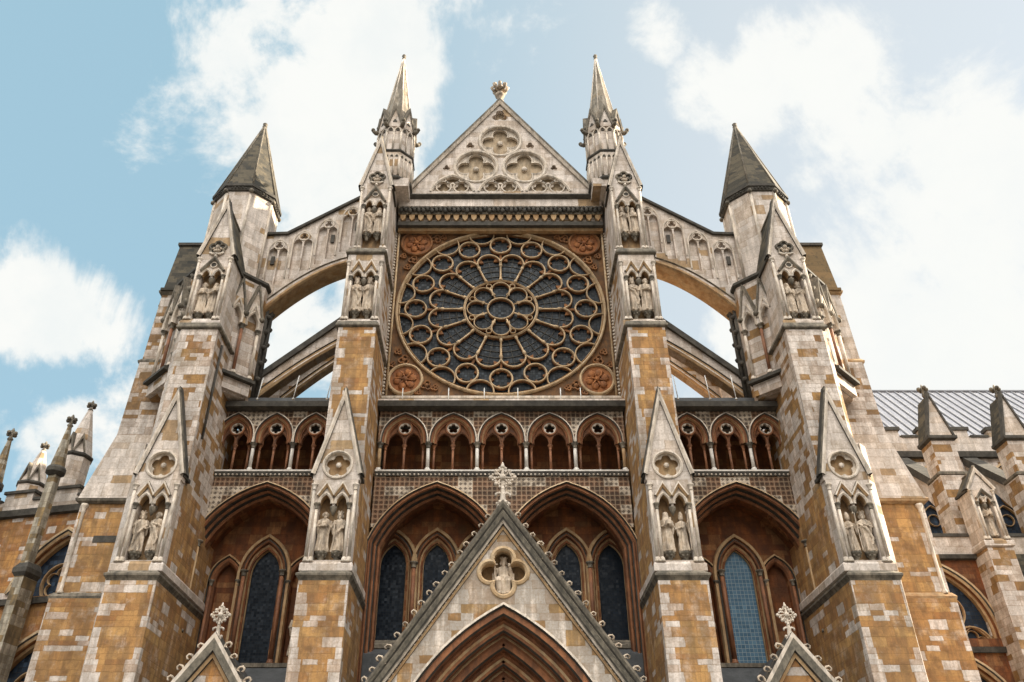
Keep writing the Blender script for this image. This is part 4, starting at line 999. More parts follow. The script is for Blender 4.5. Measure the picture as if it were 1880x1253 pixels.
cp.mold(gp, [(-.56, YP+.02), (-.55, YP-.05), (-.47, YP-.08), (-.44, YP-.16), (-.39, YP-.20), (-.35, YP-.17), (-.30, YP-.2), (-.18, YP-.27), (-.15, YP-.22), (-.10, YP-.27), (-.02, YP-.33), (.05, YP-.33), (.09, YP-.1), (.08, YP+.65)], mats=[DARK, ARCHTAN, DARK, CARVED, DRIP, DARK, GREENCOP, DRIP, DARK, GREENCOP, DRIP, DRIP, DARK])
cp.build('gable_coping', PT)
def crocket_mb():
    m = MB(STATUE)
    m.tube([(0, 0, -.12), (0, 0, .12), (.05, 0, .28), (.17, 0, .36), (.29, 0, .31), (.30, 0, .20), (.23, 0, .16)], [.08, .065, .06, .055, .055, .05, .03], 6)
    m.tube([(.0, -.02, .0), (-.09, -.04, .10), (-.10, -.05, .18)], [.05, .045, .02], 5); m.tube([(.02, -.05, .06), (.12, -.1, .14), (.2, -.11, .10)], [.04, .04, .02], 5)
    return m
c0 = None; L = sqrt(1+sl_*sl_)
for s in (-1, 1):
    for k in range(19):
        x = .38+k*.245; z = za+.1-x*sl_+.06
        if c0 is None: o = c0 = crocket_mb().build('crocket', PT)
        else: o = copy(c0, PT)
        o.location = (s*(x+.02), YP-.18, z-.17+random.uniform(-.025, .025)); o.rotation_euler = (0, .3, 0 if s > 0 else pi); o.scale = (random.uniform(.55, .75), random.uniform(1.0, 1.5), random.uniform(.55, .72)); o.rotation_euler.y = random.uniform(.1, .5)
dt = MB(CARVED)
for s in (-1, 1):
    for k in range(40):
        x = .55+k*.108; dt.ball((s*x, YP-.07, za-.60*L-.0-(x)*sl_+.35), .055, 5)
dt.build('bead_enrichment', PT)
def foliate_finial(x, y, z, h, par, wide=.5):
    m = MB(CARVED)
    k = h/1.75
    m.lathe(x, y, [(.2*k, z-.1), (.24*k, z+.06*k), (.13*k, z+.18*k), (.10*k, z+.4*k), (.08*k, z+.8*k), (.07*k, z+1.6*k), (.05*k, z+1.7*k), (.02*k, z+1.78*k)], 8)
    for a in range(6): m.ball((x+.2*k*cos(a*pi/3), y+.2*k*sin(a*pi/3), z+.12*k), .09*k, 5)
    zc_ = z+1.15*k
    for j in range(8):
        t = j*pi/4; dx, dz = sin(t), cos(t)
        kk = k*(1. if j % 2 == 0 else .8); m.tube([(x, y, zc_), (x+dx*.25*kk, y, zc_+dz*.25*kk), (x+dx*.42*kk, y-.02, zc_+dz*.42*kk)], [.055*k, .045*k, .05*k], 6)
        m.ball((x+dx*.44*kk, y-.02, zc_+dz*.44*kk), .09*k, 6); m.ball((x+dx*.3*kk-dz*.07*k, y-.05, zc_+dz*.3*kk+dx*.07*k), .05*k, 5)
        t2 = t+.3; m.ball((x+sin(t2)*.38*kk, y-.03, zc_+cos(t2)*.38*kk), .06*k, 5); t2 = t-.3; m.ball((x+sin(t2)*.38*kk, y-.03, zc_+cos(t2)*.38*kk), .06*k, 5)
    m.ball((x, y-.06, zc_), .13*k, 7)
    for e in (-1, 1): m.tube([(x, y, z+.45*k), (x+e*.14*k, y, z+.55*k), (x+e*.25*k, y, z+.5*k), (x+e*.26*k, y, z+.4*k)], [.06*k, .06*k, .06*k, .04*k], 5)
    return m.build('finial', par)
foliate_finial(0, YP, za-.02, elev(849, YP)-za, PT)
od = MB(ARCHRED)
prof = [(.1, YP+.0), (.1, YP-.1), (.02, YP-.14), (-.03, YP-.02)]; mats = [CARVED, CARVED, DARK]
d, y = -.06, YP
for k in range(6):
    prof += [(d-.06, y-.04), (d-.15, y-.04), (d-.2, y+.06), (d-.22, y+.32), (d-.30, y+.26), (d-.36, y+.36)]; mats += [ARCHTAN if k % 2 else ARCHRED, ARCHRED, DARK, ARCHRED, ARCHTAN if k in (1, 3) else ARCHRED, ARCHRED]
    d -= .38; y += .42
od.mold([(-hwa, 0)]+pa+[(hwa, 0)], prof, mats=mats); od.build('arch_orders', PT)
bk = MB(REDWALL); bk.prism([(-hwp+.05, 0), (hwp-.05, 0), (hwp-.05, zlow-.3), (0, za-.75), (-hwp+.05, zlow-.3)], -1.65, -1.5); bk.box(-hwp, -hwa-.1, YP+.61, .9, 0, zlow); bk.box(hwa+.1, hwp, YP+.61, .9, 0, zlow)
bk.use(LEADD); bk.prism([(-hwp, zlow-.1), (0, za-.2), (hwp, zlow-.1), (hwp-.3, zlow-.1), (0, za-.62), (-hwp+.3, zlow-.1)], YP+.62, .15); bk.build('porch_vault', PT)
for s in (-1, 1):
    SP = empty('side_portal', parent=A); SP['label'] = 'smaller crocketed porch gable in the %s bay' % ('right' if s > 0 else 'left')
    xc = s*9.42; zp = elev(1172, YP); h2 = 2.3; sl2 = 1.35
    f = MB(LOWER); f.prism([(xc-h2, 0), (xc+h2, 0), (xc+h2, zp-sl2*h2), (xc, zp), (xc-h2, zp-sl2*h2)], YP, YP+.5, [[(xc-1.5, .05)]+arch(xc, 3.2, 1.5, 2.2)+[(xc+1.5, .05)]]); f.build('gable_field', SP)
    f = MB(GREENCOP); f.mold([(xc-h2, zp-sl2*h2), (xc, zp+.05), (xc+h2, zp-sl2*h2)], [(-.42, YP+.02), (-.40, YP-.08), (-.3, YP-.1), (-.27, YP-.2), (-.05, YP-.26), (.06, YP-.26), (.08, YP+.55)], mats=[DARK, ARCHTAN, DARK, GREENCOP, CARVED, DARK]); f.build('gable_coping', SP)
    f = MB(CARVED)
    for e in (-1, 1):
        for k in range(18): f.ball((xc+e*(.3+k*.1), YP-.06, zp-.62-(.08+k*.1)*sl2), .05, 5)
    f.build('bead_enrichment', SP)
    f = MB(REDWALL); f.box(xc-h2+.02, xc+h2-.02, YP+.51, -1.3, 0, zp-sl2*h2); f.use(LEADD); f.prism([(xc-h2, zp-sl2*h2), (xc+h2, zp-sl2*h2), (xc, zp-.1)], YP+.5, -1.0); f.build('porch_body', SP)
    for e in (-1, 1):
        for k in range(7):
            x = .25+k*.26; o = copy(c0, SP); o.location = (xc+e*(x+.05), YP-.1, zp-.04-x*sl2+random.uniform(-.02, .02)); o.rotation_euler = (0, random.uniform(.1, .5), 0 if e > 0 else pi); o.scale = (.68, .8, random.uniform(.6, .78))
    foliate_finial(xc, YP, zp-.02, elev(1106, YP)-zp, SP)
# ================================================================ statues
def statue_mesh(kind, seed, crown='bare', seated=False):
    rnd = random.Random(seed); m = MB(STATUE); n = 48
    nf = rnd.choice((7, 8, 9)); ph = rnd.random()*6; lean = rnd.uniform(-.03, .03)
    def ring(z, rx, ry, amp, cy=0., face=False, cx=0.):
        out = []
        for j in range(n):
            t = 2*pi*j/n; q = 1+amp*1.7*((1-2*abs(sin(.5*(nf*t+ph+1.5*z)))**.7)+.5*sin((nf+4)*t-ph*2+2*z))
            x, y = rx*sin(t)*q, -ry*cos(t)*q
            if face:
                f = max(0, cos(t))**10; e = max(0, cos(t-.48))**26+max(0, cos(t+.48))**26
                y -= face[0]*f; y += face[1]*e
            out.append(m.p(x+cx+lean*z*.6, y+cy, z))
        return out
    zz = []
    if not seated:
        prof = [(0, .19, .15, .05), (.03, .225, .18, .10), (.12, .22, .175, .11), (.35, .20, .16, .11), (.6, .19, .15, .09), (.85, .175, .135, .06), (.95, .165, .13, .04), (1.08, .18, .135, .04), (1.2, .205, .13, .03), (1.28, .20, .115, .02), (1.33, .13, .09, .01)]
        for z, a, b_, am in prof: zz.append(ring(z, a, b_, am))
        hz = 1.36; kcy = -.01
    else:
        prof = [(0, .25, .16, .08, -.20), (.12, .25, .15, .10, -.2), (.4, .24, .15, .09, -.2), (.5, .25, .22, .05, -.12), (.6, .22, .18, .05, -.02), (.75, .19, .13, .04, 0), (.95, .22, .13, .03, 0), (1.02, .2, .11, .02, 0), (1.07, .13, .09, .01, 0)]
        for z, a, b_, am, cy in prof: zz.append(ring(z, a, b_, am, cy))
        hz = 1.10; kcy = 0
    hd = [(0, .058, .058, 0, 0), (.035, .058, .06, 0, 0), (.05, .072, .085, .012, 0), (.085, .082, .098, .012, 0), (.105, .086, .10, .006, 0), (.125, .089, .103, .024, .004), (.155, .091, .105, .014, .016), (.175, .091, .106, .0, .002), (.21, .085, .10, 0, 0), (.24, .062, .075, 0, 0), (.26, .025, .03, 0, 0)]
    for z, a, b_, nose, eye in hd: zz.append(ring(hz+z, a, b_, 0, kcy, (nose, eye)))
    for A_, B_ in zip(zz, zz[1:]):
        for j in range(n): m.face((A_[j], A_[(j+1) % n], B_[(j+1) % n], B_[j]))
    m.face(zz[0][::-1]); m.face(zz[-1])
    lx = lambda z: lean*z*.6
    H = hz+.17
    # hair and head-dress
    def blob(x, y, z, r, sq=(1, 1, 1)): m.ball((x+lx(z), y+kcy, z), r, 8, sq)
    if crown == 'crown':
        m.lathe(lx(H), kcy, [(.088, H+.02), (.105, H+.03), (.115, H+.11), (.09, H+.12)], 12)
        for k in range(6): blob(.105*cos(k*pi/3), .105*sin(k*pi/3), H+.13, .03)
        blob(-.085, .03, H-.06, .05, (1, 1, 1.8)); blob(.085, .03, H-.06, .05, (1, 1, 1.8)); blob(0, -.09, H-.15, .05, (1, .7, 1.4))
    elif crown == 'mitre':
        m.lathe(lx(H), kcy, [(.09, H+.0), (.10, H+.05), (.085, H+.15), (.03, H+.26)], 10)
        blob(0, .07, H-.05, .07, (1, .8, 1.8))
    elif crown == 'veil':
        m.lathe(lx(H), kcy+.03, [(.17, hz-.12), (.125, hz+.06), (.112, H+.0), (.09, H+.09), (.03, H+.12)], 12)
    else:
        for k in range(7):
            a = pi*(.05+.9*k/6); blob(.085*cos(a), .075*sin(a), H-.03, .05, (1, 1, 1.7))
        blob(0, .02, H+.05, .085, (1, 1.1, .6)); blob(0, -.085, H-.16, .05, (1.1, .7, 1.6))
    # ears
    for e in (-1, 1): blob(e*.09, 0, H-.03, .022, (.6, 1, 1.4))
    def arm(e, hand, elbow=None, sl=.09):
        S = Vector((e*.185+lx(1.2), 0, hz-.10)); E_ = Vector(elbow or (e*.255, .0, hz-.37)); Hn = Vector(hand)
        W_ = E_.lerp(Hn, .78)
        m.tube([S, S.lerp(E_, .5), E_, E_.lerp(Hn, .4), W_], [.075, .068, .062, .055, .04], 8)
        m.tube([E_.lerp(Hn, .25), E_.lerp(Hn, .25)+Vector((0, .02, -.14)), E_.lerp(Hn, .25)+Vector((0, .04, -.30))], [.055, .05, .02], 6)
        d = (Hn-W_).normalized(); m.tube([W_, W_+d*.06, W_+d*.10], [.034, .042, .036], 7)
        sdv = d.cross(Vector((0, -1, 0.2))).normalized()
        for k in range(4):
            o = W_+d*.09+sdv*(k-1.5)*.021; ln = (.055, .068, .064, .05)[k]
            m.tube([o, o+d*ln*.55+Vector((0, -.006, 0)), o+d*ln+Vector((0, .014, 0))], [.013, .013, .011], 5)
        o = W_+d*.03-sdv*.04*e; m.tube([o, o+d*.04-sdv*.02*e+Vector((0, -.02, 0))], [.014, .011], 5)
    if kind == 'book':
        arm(1, (.02, -.2, hz-.26)); arm(-1, (-.02, -.22, hz-.34)); m.box(-.09, .10, -.225, -.165, hz-.40, hz-.16)
    elif kind == 'staff':
        arm(1, (.22, -.2, hz-.12), (.27, -.02, hz-.36)); arm(-1, (-.02, -.19, hz-.3))
        m.tube([(.235, -.205, .02), (.235, -.205, hz+.2)], .024, 6); m.tube([(.235, -.205, hz+.2), (.24, -.205, hz+.32), (.18, -.205, hz+.36), (.15, -.205, hz+.28)], [.024, .028, .026, .02], 6)
    elif kind == 'folded':
        arm(1, (-.05, -.19, hz-.26)); arm(-1, (.06, -.18, hz-.30))
        m.tube([(-.2, -.06, hz-.2), (.0, -.17, hz-.42), (.16, -.12, hz-.85), (.1, -.14, .25)], [.04, .06, .055, .03], 6)
    elif kind == 'model':
        arm(1, (.12, -.24, hz-.30)); arm(-1, (-.06, -.25, hz-.33)); m.box(-.06, .16, -.30, -.16, hz-.30, hz-.19); m.prism([(-.06, hz-.19), (.16, hz-.19), (.05, hz-.1)], -.30, -.16); m.box(.1, .16, -.27, -.2, hz-.2, hz-.02)
    elif kind == 'sword':
        arm(-1, (-.15, -.22, hz-.28)); arm(1, (.18, -.16, hz-.42)); m.tube([(-.13, -.24, .25), (-.16, -.24, hz-.12)], [.02, .028], 5); m.tube([(-.23, -.24, hz-.30), (-.07, -.24, hz-.29)], .022, 5)
        m.tube([(.16, -.02, hz-.05), (.2, -.12, hz-.3), (-.05, -.17, hz-.62), (-.15, -.13, .3)], [.05, .06, .06, .03], 6)
    elif kind == 'bless':
        arm(1, (.2, -.24, hz-.02), (.27, -.05, hz-.34)); arm(-1, (-.24, -.26, hz-.22), (-.28, -.04, hz-.36))
        if seated:
            m.tube([(-.27, -.28, .1), (-.27, -.28, hz+.12)], .026, 6); m.tube([(-.36, -.28, hz-.02), (-.18, -.28, hz-.02)], .024, 6)
    if seated:
        for e in (-1, 1):
            m.tube([(e*.12, .02, .56), (e*.15, -.26, .55), (e*.15, -.34, .46), (e*.14, -.30, .1), (e*.13, -.34, .02)], [.12, .115, .105, .085, .06], 8)
            m.tube([(e*.13, -.3, .03), (e*.14, -.46, .02)], [.055, .04], 6)
        for k in range(5): m.tube([(-.16+.08*k, -.33, .5), (-.17+.085*k, -.35, .25), (-.16+.08*k, -.32, .02)], [.02, .03, .035], 5)
        m.box(-.36, .36, -.16, .12, 0, .42)
        m.box(-.36, -.30, -.1, .12, .42, .8); m.box(.30, .36, -.1, .12, .42, .8)
    else:
        for e in (-1, 1): m.tube([(e*.08, -.12, .02), (e*.095, -.24, .015)], [.05, .035], 6)
    me = m.mesh('statue_rough'); o = bpy.data.objects.new('tmp', me); C.objects.link(o)
    md = o.modifiers.new('r', 'REMESH'); md.mode = 'VOXEL'; md.voxel_size = .0105
    dg = bpy.context.evaluated_depsgraph_get(); me2 = bpy.data.meshes.new_from_object(o.evaluated_get(dg)); bpy.data.objects.remove(o)
    me2.name = 'statue'; me2.polygons.foreach_set('use_smooth', [True]*len(me2.polygons))
    if not me2.materials: me2.materials.append(STATUE)
    return me2, hz+.26+{'crown': .04, 'mitre': .16, 'veil': .02, 'bare': .0}[crown]
VAR = [('book', 1, 'bare'), ('staff', 2, 'mitre'), ('folded', 3, 'crown'), ('model', 4, 'veil'), ('sword', 5, 'crown'), ('book', 6, 'veil'), ('folded', 7, 'bare'), ('staff', 8, 'crown')]
VN = [statue_mesh(*v) for v in VAR]
order = [0, 4, 2, 7, 6, 5, 3, 1, 2, 0, 7, 5, 4, 6, 0, 3, 1, 2, 5, 7]
def put_statue(x, y, z, h, vi, lab, grp='robed stone statues in the buttress niches'):
    me, hh = VN[vi]
    o = bpy.data.objects.new('statue', me); C.objects.link(o)
    o.location = (x, y, z); k = h/hh; o.scale = (k*1.08, k, k); o.rotation_euler = (0, 0, random.uniform(-.25, .25))
    return label(o, lab, 'statue', grp)
for i, (x, y, z, h, (bt, st), e) in enumerate(sorted(STAT, key=lambda q: (q[4], q[0]))):
    vi = order[i % len(order)]
    put_statue(x, y, z, h, vi, 'robed stone figure, %s of the pair in the %s niche of the %s buttress' % ('left' if e < 0 else 'right', st, bt))
for s in (1, -1):
    put_statue(s*8.05, 1.1, elev(1205, 1.1), 1.75, 6 if s > 0 else 0, 'weathered stone figure beside the lancet window in the shadowed %s bay' % ('right' if s > 0 else 'left'), 'stone statues beside the lancet windows')
me, hh = statue_mesh('bless', 11, 'crown', True)
o = bpy.data.objects.new('statue', me); C.objects.link(o); k = 1.3/hh
o.location = (0, YP+.36, zq-.72); o.scale = (k*1.15, k*.9, k*1.02)
label(o, 'seated crowned stone figure in the quatrefoil of the great portal gable', 'statue')
# ================================================================ thin posts on the ledges
def rod(px, py0, py1, y, lab, tilt):
    m = MB(RODM); z0, z1 = elev(py0, y), elev(py1, y); h = z1-z0
    m.tube([(0, 0, 0), (tilt*h, 0, h)], .022, 6); m.tube([(0, 0, 0), (0, 0, .05)], .05, 6); m.ball((tilt*h, 0, h), .03, 6)
    o = m.build('thin_post'); o.location = (xat(px, py0, y), y, z0); label(o, lab, 'post', 'thin white posts on the ledges')
nth = ['leftmost', 'second from left', 'third from left', 'third from right', 'second from right', 'rightmost']
for k, px in enumerate((738, 823, 889, 951, 1030, 1067)): rod(px, 738, 713, -.75, 'thin white post on the sill under the rose window, %s' % nth[k], .0)
for k, px in enumerate((472, 538, 600)): rod(px, 733, 694-k*4, -.65, 'thin white post on the parapet of the left bay, %s' % ('leftmost', 'middle one', 'rightmost')[k], .1)
for k, px in enumerate((1245, 1304, 1352)): rod(px, 733, 690, -.65, 'thin white post on the parapet of the right bay, %s' % ('leftmost', 'middle one', 'rightmost')[k], -.06)
# ================================================================ nave range on the right
def hit(px, py, q0, nrm):
    a, b = (px-PX0)/F, (PY0-py)/F
    d = Vector((a, cos(TH)-b*sin(TH), sin(TH)+b*cos(TH))); t = (Vector(q0)-CAM).dot(Vector(nrm))/d.dot(Vector(nrm))
    return CAM+d*t
def gothic_window(par, M, cx, y, zsill, ztop, hw, mat, three=False):
    rise = hw*1.45; zs = ztop-rise
    pa = [(cx-hw, zsill)]+arch(cx, zs, hw, rise)+[(cx+hw, zsill)]
    f = MB(ARCHRED, M)
    f.mold(pa, [(-.12, y+.5), (-.12, y+.2), (-.02, y+.15), (.02, y-.02), (.14, y-.06), (.2, y-.12), (.3, y-.12), (.34, y+.01)], mats=[ARCHTAN, ARCHTAN, ARCHRED, ARCHTAN, DARK, TRAC, TRAC])
    o = f.build('window', par)
    t = MB(ARCHTAN, M); r = hw*.43
    zc = zs+rise*.30
    t.mold(circ(cx, zc, r, 28), BAR(.06, y+.25, .2), True); t.mold(foil(cx, zc, r*.8, 6, m=60), BAR(.03, y+.28, .15), True)
    for e in (-1, 1):
        t.mold([(cx+e*hw*.5-hw*.42, zsill)]+arch(cx+e*hw*.5, zs-hw*.55, hw*.42, hw*.62)+[(cx+e*hw*.5+hw*.42, zsill)], BAR(.05, y+.25, .2))
        if three: t.mold(circ(cx+e*hw*.46, zc-hw*.80, hw*.43, 24), BAR(.07, y+.2, .2), True); t.mold(foil(cx+e*hw*.46, zc-hw*.80, hw*.34, 5, m=50), BAR(.03, y+.28, .15), True)
        else: t.mold(circ(cx+e*hw*.5, zs-hw*.45, hw*.2, 16), BAR(.035, y+.27, .15), True)
    t.build('tracery', o)
    q = MB(mat, M); q.prism(pa, y+.42, y+.46); q.build('glass', o)
    return o
N_ = empty('nave_range', (30, 12, 0)); label(N_, 'long lead roofed nave range with flying buttresses behind the right tower', 'church')
NO = Matrix.Translation((-30, -12, 0))
def nmb(mat): return MB(mat, NO)
yw, yp = 14.0, 9.0
x0, x1 = 17.5, 62
zrid, yrid, zev = elev(720, 21.5), 21.5, elev(818, 14.7)
m = nmb(LEAD); yzprism(m, [(14.7, zev), (yrid, zrid), (yrid+7, zev)], x0, x1)
rf = m.build('lead_roof', N_)
m = nmb(LEADD); sl_d = Vector((0, yrid-14.7, zrid-zev)).normalized()
k = x0+.2
mm_ = plain('lead_roll', (.23,.23,.245), (.18,.18,.19), 2., rough=.5); m.use(mm_)
while k < x1:
    m.tube([(k, 14.68, zev+.05), (k, yrid, zrid+.05)], .075, 5, cap=False); k += .62
m.tube([(x0, yrid, zrid+.06), (x1, yrid, zrid+.06)], .14, 6); m.build('lead_rolls', rf)
zt_, zc_, zb_ = elev(788, yw), elev(803, yw), elev(832, yw)
m = nmb(PALESTONE); m.box(x0, x1, yw-.05, yw+.4, zb_, zc_-.03)
x = x0; k = 0
while x < x1:
    m.use(PALESTONE); m.box(x, x+3.0, yw-.04, yw+.39, zc_-.035, zt_-.1)
    m.use(DARK); m.box(x-.12, x+3.12, yw-.12, yw+.5, zt_-.1, zt_+.12); m.box(x+3.1, x+4.2, yw-.12, yw+.5, zc_-.02, zc_+.12)
    x += 4.3
m.use(DARK); yzprism(m, [(yw-.3, zb_), (yw-.25, zb_-.35), (yw+.2, zb_-.4), (yw+.2, zb_+.01)], x0, x1); m.build('battlement', N_)
pins = []
for px in (1727, 1866, 1998): pins.append(xat(px, 800, yp))
m = nmb(WINGM); wz0, wz1 = elev(985, 13.5), elev(856, yw)
wxs = [pins[0]+.2-4.9*0-2.2, pins[0]+3.6, pins[1]+3.6, pins[2]+3.6]
wxs = [xat(1725, 880, yw), xat(1857, 880, yw), xat(1990, 880, yw)]
hwn = 1.75; hol = []
for c in wxs:
    rise = hwn*1.45; hol.append([(c-hwn, wz0)]+arch(c, wz1-rise, hwn, rise)+[(c+hwn, wz0)])
m.prism([(x0, 0), (x1, 0), (x1, zb_-.1), (x0, zb_-.1)], yw, yw+.3, hol); m.box(x0, x1, yw+.6, 28, 0, zev-.2); m.build('clerestory_wall', N_)
for c in wxs: gothic_window(N_, NO, c, yw, wz0, wz1, hwn, GLASSN)
# aisle wall in front
ya = 8.6
za0, za1 = elev(1022, ya), elev(986, ya)
m = nmb(REDWALL); axs = [xat(1737, 1100, ya), xat(1905, 1100, ya)]
azt = elev(1044, ya); azs = elev(1172, ya); hwa_ = 2.0
hol = []
for c in axs:
    rise = hwa_*1.45; hol.append([(c-hwa_, azs)]+arch(c, azt-rise, hwa_, rise)+[(c+hwa_, azs)])
    zl = elev(1212, ya); hol.append([(c-hwa_, .5)]+arch(c, zl-rise, hwa_, rise)+[(c+hwa_, .5)])
m.prism([(x0, 0), (x1, 0), (x1, za0), (x0, za0)], ya, ya+.4, hol)
m.use(LEADD); yzprism(m, [(ya+.5, za0), (yw, za1+1.6), (yw, za0)], x0, x1)
m.use(PALESTONE); m.box(x0, x1, ya-.05, ya+.45, za0, za1)
m.use(DARK); m.box(x0, x1, ya-.12, ya+.5, za1, za1+.16); yzprism(m, [(ya-.25, za0+.05), (ya-.2, za0-.15), (ya+.02, za0-.2), (ya+.02, za0+.05)], x0, x1)
yzprism(m, [(ya-.2, elev(1193, ya)+.1), (ya-.15, elev(1199, ya)), (ya+.02, elev(1199, ya)), (ya+.02, elev(1193, ya)+.1)], x0, x1)
m.build('aisle_wall', N_)
for c in axs:
    gothic_window(N_, NO, c, ya, azs, azt, hwa_, GLASSN, True)
    gothic_window(N_, NO, c, ya, .5, elev(1212, ya), hwa_, GLASSN)
for k, x in enumerate(pins):
    P_ = empty('nave_buttress', parent=N_)
    w2 = .64; zc0 = elev(803, yp); zap_ = elev(724, yp)
    m = nmb(TOWER); m.box(x-w2, x+w2, yp, yp+1.2, elev(868, yp), zc0); m.box(x-w2-.15, x+w2+.1, yp-.1, yp+1.3, 0, elev(872, yp))
    m.use(DRIP); m.belt(x-w2-.12, x+w2+.1, yp-.05, yp+1.3, [(0, elev(875, yp)), (.1, elev(872, yp)), (.1, elev(868, yp)), (-.1, elev(864, yp))]); m.build('pier', P_)
    m = nmb(PALESTONE); m.prism([(x-w2-.05, zc0), (x+w2+.05, zc0), (x, zap_)], yp-.02, yp+.12); m.use(SLATE); m.prism([(x-w2-.1, zc0), (x+w2+.1, zc0), (x, zap_)], yp+.13, yp+1.25)
    m.use(DARK); m.belt(x-w2, x+w2, yp-.02, yp+1.25, [(0, zc0-.2), (.16, zc0-.1), (.16, zc0+.06), (0, zc0+.12)]); m.mold([(x-w2-.1, zc0), (x, zap_+.05), (x+w2+.1, zc0)], [(-.06, yp-.02), (-.06, yp-.1), (.05, yp-.1), (.06, yp+.2)]); m.build('gabled_cap', P_)
    m = nmb(DRIP); m.lathe(x, yp+.3, [(.1, zap_-.05), (.14, zap_+.1), (.08, zap_+.2), (.1, zap_+.55), (.03, zap_+.8)], 7)
    for a in range(4): m.ball((x+.22*cos(a*pi/2), yp+.3+.22*sin(a*pi/2), zap_+.5), .13, 6)
    m.build('finial', P_)
    # flyer from pier back to the clerestory
    zr, zf_ = elev(838, yw), elev(893, yp+1.5)
    m = nmb(DARK); yzprism(m, [(yp+1.0, zf_), (yp+1.0, zf_-.55), (yw, zr-.6), (yw, zr)], x-.42, x+.42)
    m.use(PALESTONE); n_ = 10; pts = [(yp+1.0, zf_-.56), (yw, zr-.62)]
    arc = [(yw-(yw-yp-1)*t, (zr-1.3)+(zf_-2.6-zr+1.3)*t-.0+1.0*4*t*(1-t)*.35) for t in [j/n_ for j in range(n_+1)]]
    yzprism(m, pts+arc, x-.3, x+.3); m.build('flyer', P_)
    # lower front buttress with a niche
    yl = 7.3; xl = xat(1800+k*150, 900, yl); wl = .64
    zt0 = elev(897, yl); ztp = elev(862, yl); zbt = elev(1003, yl)
    m = nmb(TOWER); m.box(xl-wl, xl+wl, yl, ya, 0, zbt-.05); m.build('lower_pier', P_)
    MM = NO
    rw_, NN = niche(P_, MM, xl, wl*2, yl, ya-.1, zbt, elev(922, yl), elev(900, yl), zt0, double=False)
    gablet(P_, MM, xl, wl+.04, yl, ya-.1, zt0, ztp, roof=SLATE)
    m = MB(SLATE, MM)
    for j in range(5): m.box(xl+wl+.05, xl+wl+1.6, yl+.1+j*.22, ya, zbt-1.75+j*.34, zbt-1.42+j*.34)
    m.build('stepped_weathering', P_)
    m = MB(PALESTONE, MM); m.box(xl+wl+.05, xl+wl+1.6, yl+.2, ya, 0, zbt-1.9); m.build('side_pier', P_)
    if k < 1:
        put_statue(xl, yl+.2, zbt+.55, elev(924, yl)-zbt-.55, 3, 'stone figure in the gabled niche on the nave buttress at far right', 'stone statues on the nave buttresses')
# ================================================================ chapel range on the left
ang = radians(-13); CM = Matrix.Translation((-16.6, 3.2, 0)) @ Matrix.Rotation(ang, 4, 'Z'); CI = CM.inverted()
nv_ = CM.to_3x3() @ Vector((0, -1, 0))
def cl_(px, py, d=0.):
    p = hit(px, py, CM @ Vector((0, -d, 0)), nv_); return CI @ p
H_ = empty('chapel_range', (-24, 5, 0)); label(H_, 'battlemented chapel range with pinnacles beyond the left tower', 'chapel')
HO = Matrix.Translation((24, -5, 0)) @ CM
def hmb(mat): return MB(mat, HO)
zp0 = cl_(60, 940).z; zp1 = cl_(60, 905).z; zp2 = cl_(60, 918).z
wc = cl_(106, 1048).x; wz = cl_(125, 982).z; hwc = 2.1; wsl = cl_(100, 1092).z
holes = []
for c in (wc, wc-6.6):
    rise = hwc*1.45; holes.append([(c-hwc, wsl)]+arch(c, wz-rise, hwc, rise)+[(c+hwc, wsl)])
    zl = cl_(85, 1172).z; holes.append([(c-hwc, 1.)]+arch(c, zl-rise, hwc, rise)+[(c+hwc, 1.)])
m = hmb(LOWER); m.prism([(-34, 0), (2, 0), (2, zp0), (-34, zp0)], 0, .45, holes); m.box(-34, 2, .9, 9, 0, zp0-.1)
m.build('chapel_wall', H_)
for c in (wc, wc-6.6):
    gothic_window(H_, HO, c, 0, wsl, wz, hwc, GLASSN, False); gothic_window(H_, HO, c, 0, 1., cl_(85, 1172).z, hwc, GLASSN)
m = hmb(DARK); yzprism(m, [(-.22, zp0+.1), (-.18, zp0-.2), (.02, zp0-.25), (.02, zp0+.1)], -34, 2); yzprism(m, [(-.2, cl_(100, 1100).z+.1), (-.16, cl_(100, 1100).z-.15), (.02, cl_(100, 1100).z-.15), (.02, cl_(100, 1100).z+.1)], -34, 2)
m.build('string_course', H_)
m = hmb(PALESTONE); m.box(-34, 2, -.06, .4, zp0+.1, zp2-.05)
x = -33.5
while x < 2:
    m.use(PALESTONE); m.box(x, x+1.5, -.05, .39, zp2-.06, zp1); m.use(DARK); m.box(x-.1, x+1.6, -.14, .5, zp1, zp1+.14); m.box(x+1.6, x+2.3, -.14, .5, zp2-.05, zp2+.08); x += 2.4
m.build('battlement', H_)
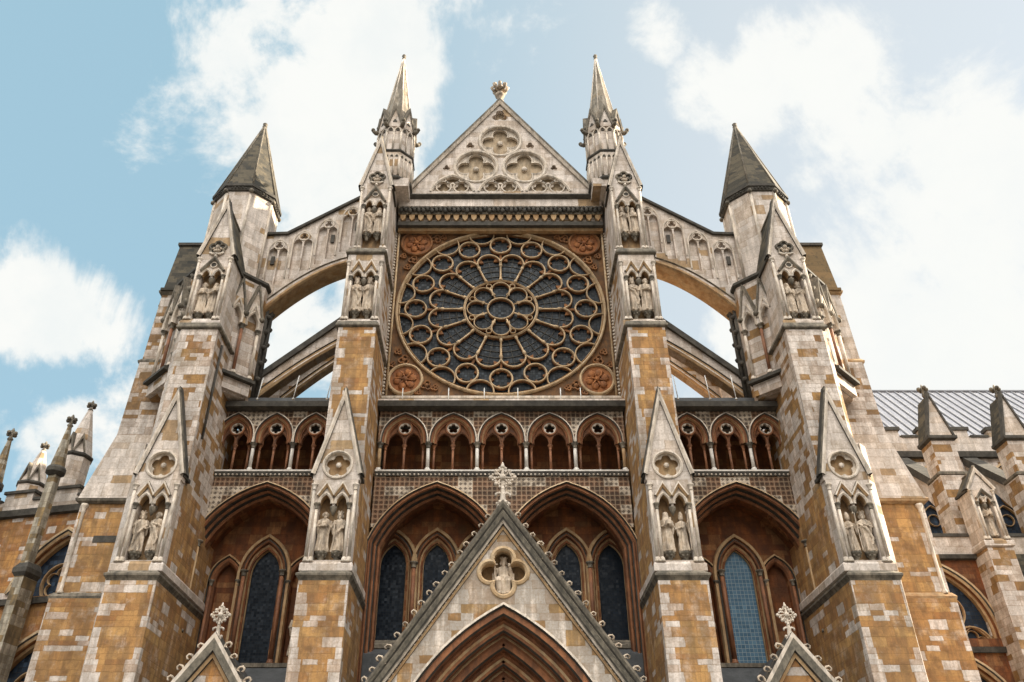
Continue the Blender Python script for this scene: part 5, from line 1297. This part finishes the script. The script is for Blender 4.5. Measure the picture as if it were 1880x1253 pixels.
def spirelet(px, py, pyb, d, w_, mat, name, cap=True):
    t_ = cl_(px, py, d); zb = cl_(px, pyb, d).z; m = MB(mat, HO)
    m.lathe(t_.x, -d, [(w_*.98, zb), (.07, t_.z)], 8 if cap else 4, pi/8 if cap else pi/4, False)
    m.use(DRIP); m.lathe(t_.x, -d, [(.08, t_.z-.3), (.15, t_.z-.18), (.08, t_.z-.08), (.1, t_.z+.25), (.03, t_.z+.4)], 7)
    for a in range(4): m.ball((t_.x+.2*cos(a*pi/2), -d+.2*sin(a*pi/2), t_.z+.1), .11, 6)
    return m, t_.x, zb, t_.z
# pier pinnacles
for i, (px, py, pyb) in enumerate(((131, 775, 862), (21, 800, 890), (-110, 815, 910))):
    Pp = empty('chapel_buttress', parent=H_)
    m, x, zb, zt = spirelet(px, py, pyb, .95, .37, CHAPST, 's'); m.build('spirelet', Pp)
    m = hmb(DARK); m.lathe(x, -.95, [(.27, zb-.25), (.45, zb-.1), (.45, zb+.08), (.36, zb+.2)], 8, pi/8, False); m.build('spirelet_eaves', Pp)
    m = hmb(CHAPST); m.box(x-.2, x+.2, -1.12, -.75, zb-4.6, zb-.15); m.box(x-.24, x+.24, -1.15, -.3, 0, zb-4.7); m.build('pier', Pp)
    m = hmb(DARK); m.belt(x-.23, x+.23, -1.13, -.3, [(0, zb-5.0), (.12, zb-4.8), (.12, zb-4.6), (-.05, zb-4.3)]); m.build('set_off', Pp)
    m = hmb(DARK); m.belt(x-1.5, x-.25, -.8, 0, [(0, zb-10.2), (.1, zb-10.), (.1, zb-9.8), (-.05, zb-9.3)]); m.build('set_off', Pp)
for i, (px, py, pyb, pbb) in enumerate(((168, 748, 838, 915), (82, 822, 890, 920))):
    Pp = empty('parapet_pinnacle', parent=H_)
    d = -2.0 if i == 0 else -5.5
    m, x, zb, zt = spirelet(px, py, pyb, d, .8, PALESTONE, 's'); m.build('spirelet', Pp)
    m = hmb(PALESTONE); m.lathe(x, -d, [(.76, zb-6), (.76, zb-.1)], 8, pi/8, False); m.use(DARK); m.lathe(x, -d, [(.76, zb-.15), (.84, zb-.05), (.84, zb+.03), (.76, zb+.1)], 8, pi/8, False); m.build('pinnacle_base', Pp)
    for a in (-pi/2, -pi/4):
        T = HO @ Matrix.Translation((x, -d, 0)) @ Matrix.Rotation(a+pi/2, 4, 'Z')
        m = MB(PALESTONE, T); m.use(DRIP); m.mold([(-.25, zb+.1), (0, zb+1.0), (.25, zb+.1)], [(-.04, -.6), (-.04, -.74), (.05, -.74), (.06, -.4)]); m.build('pinnacle_gablet', Pp)
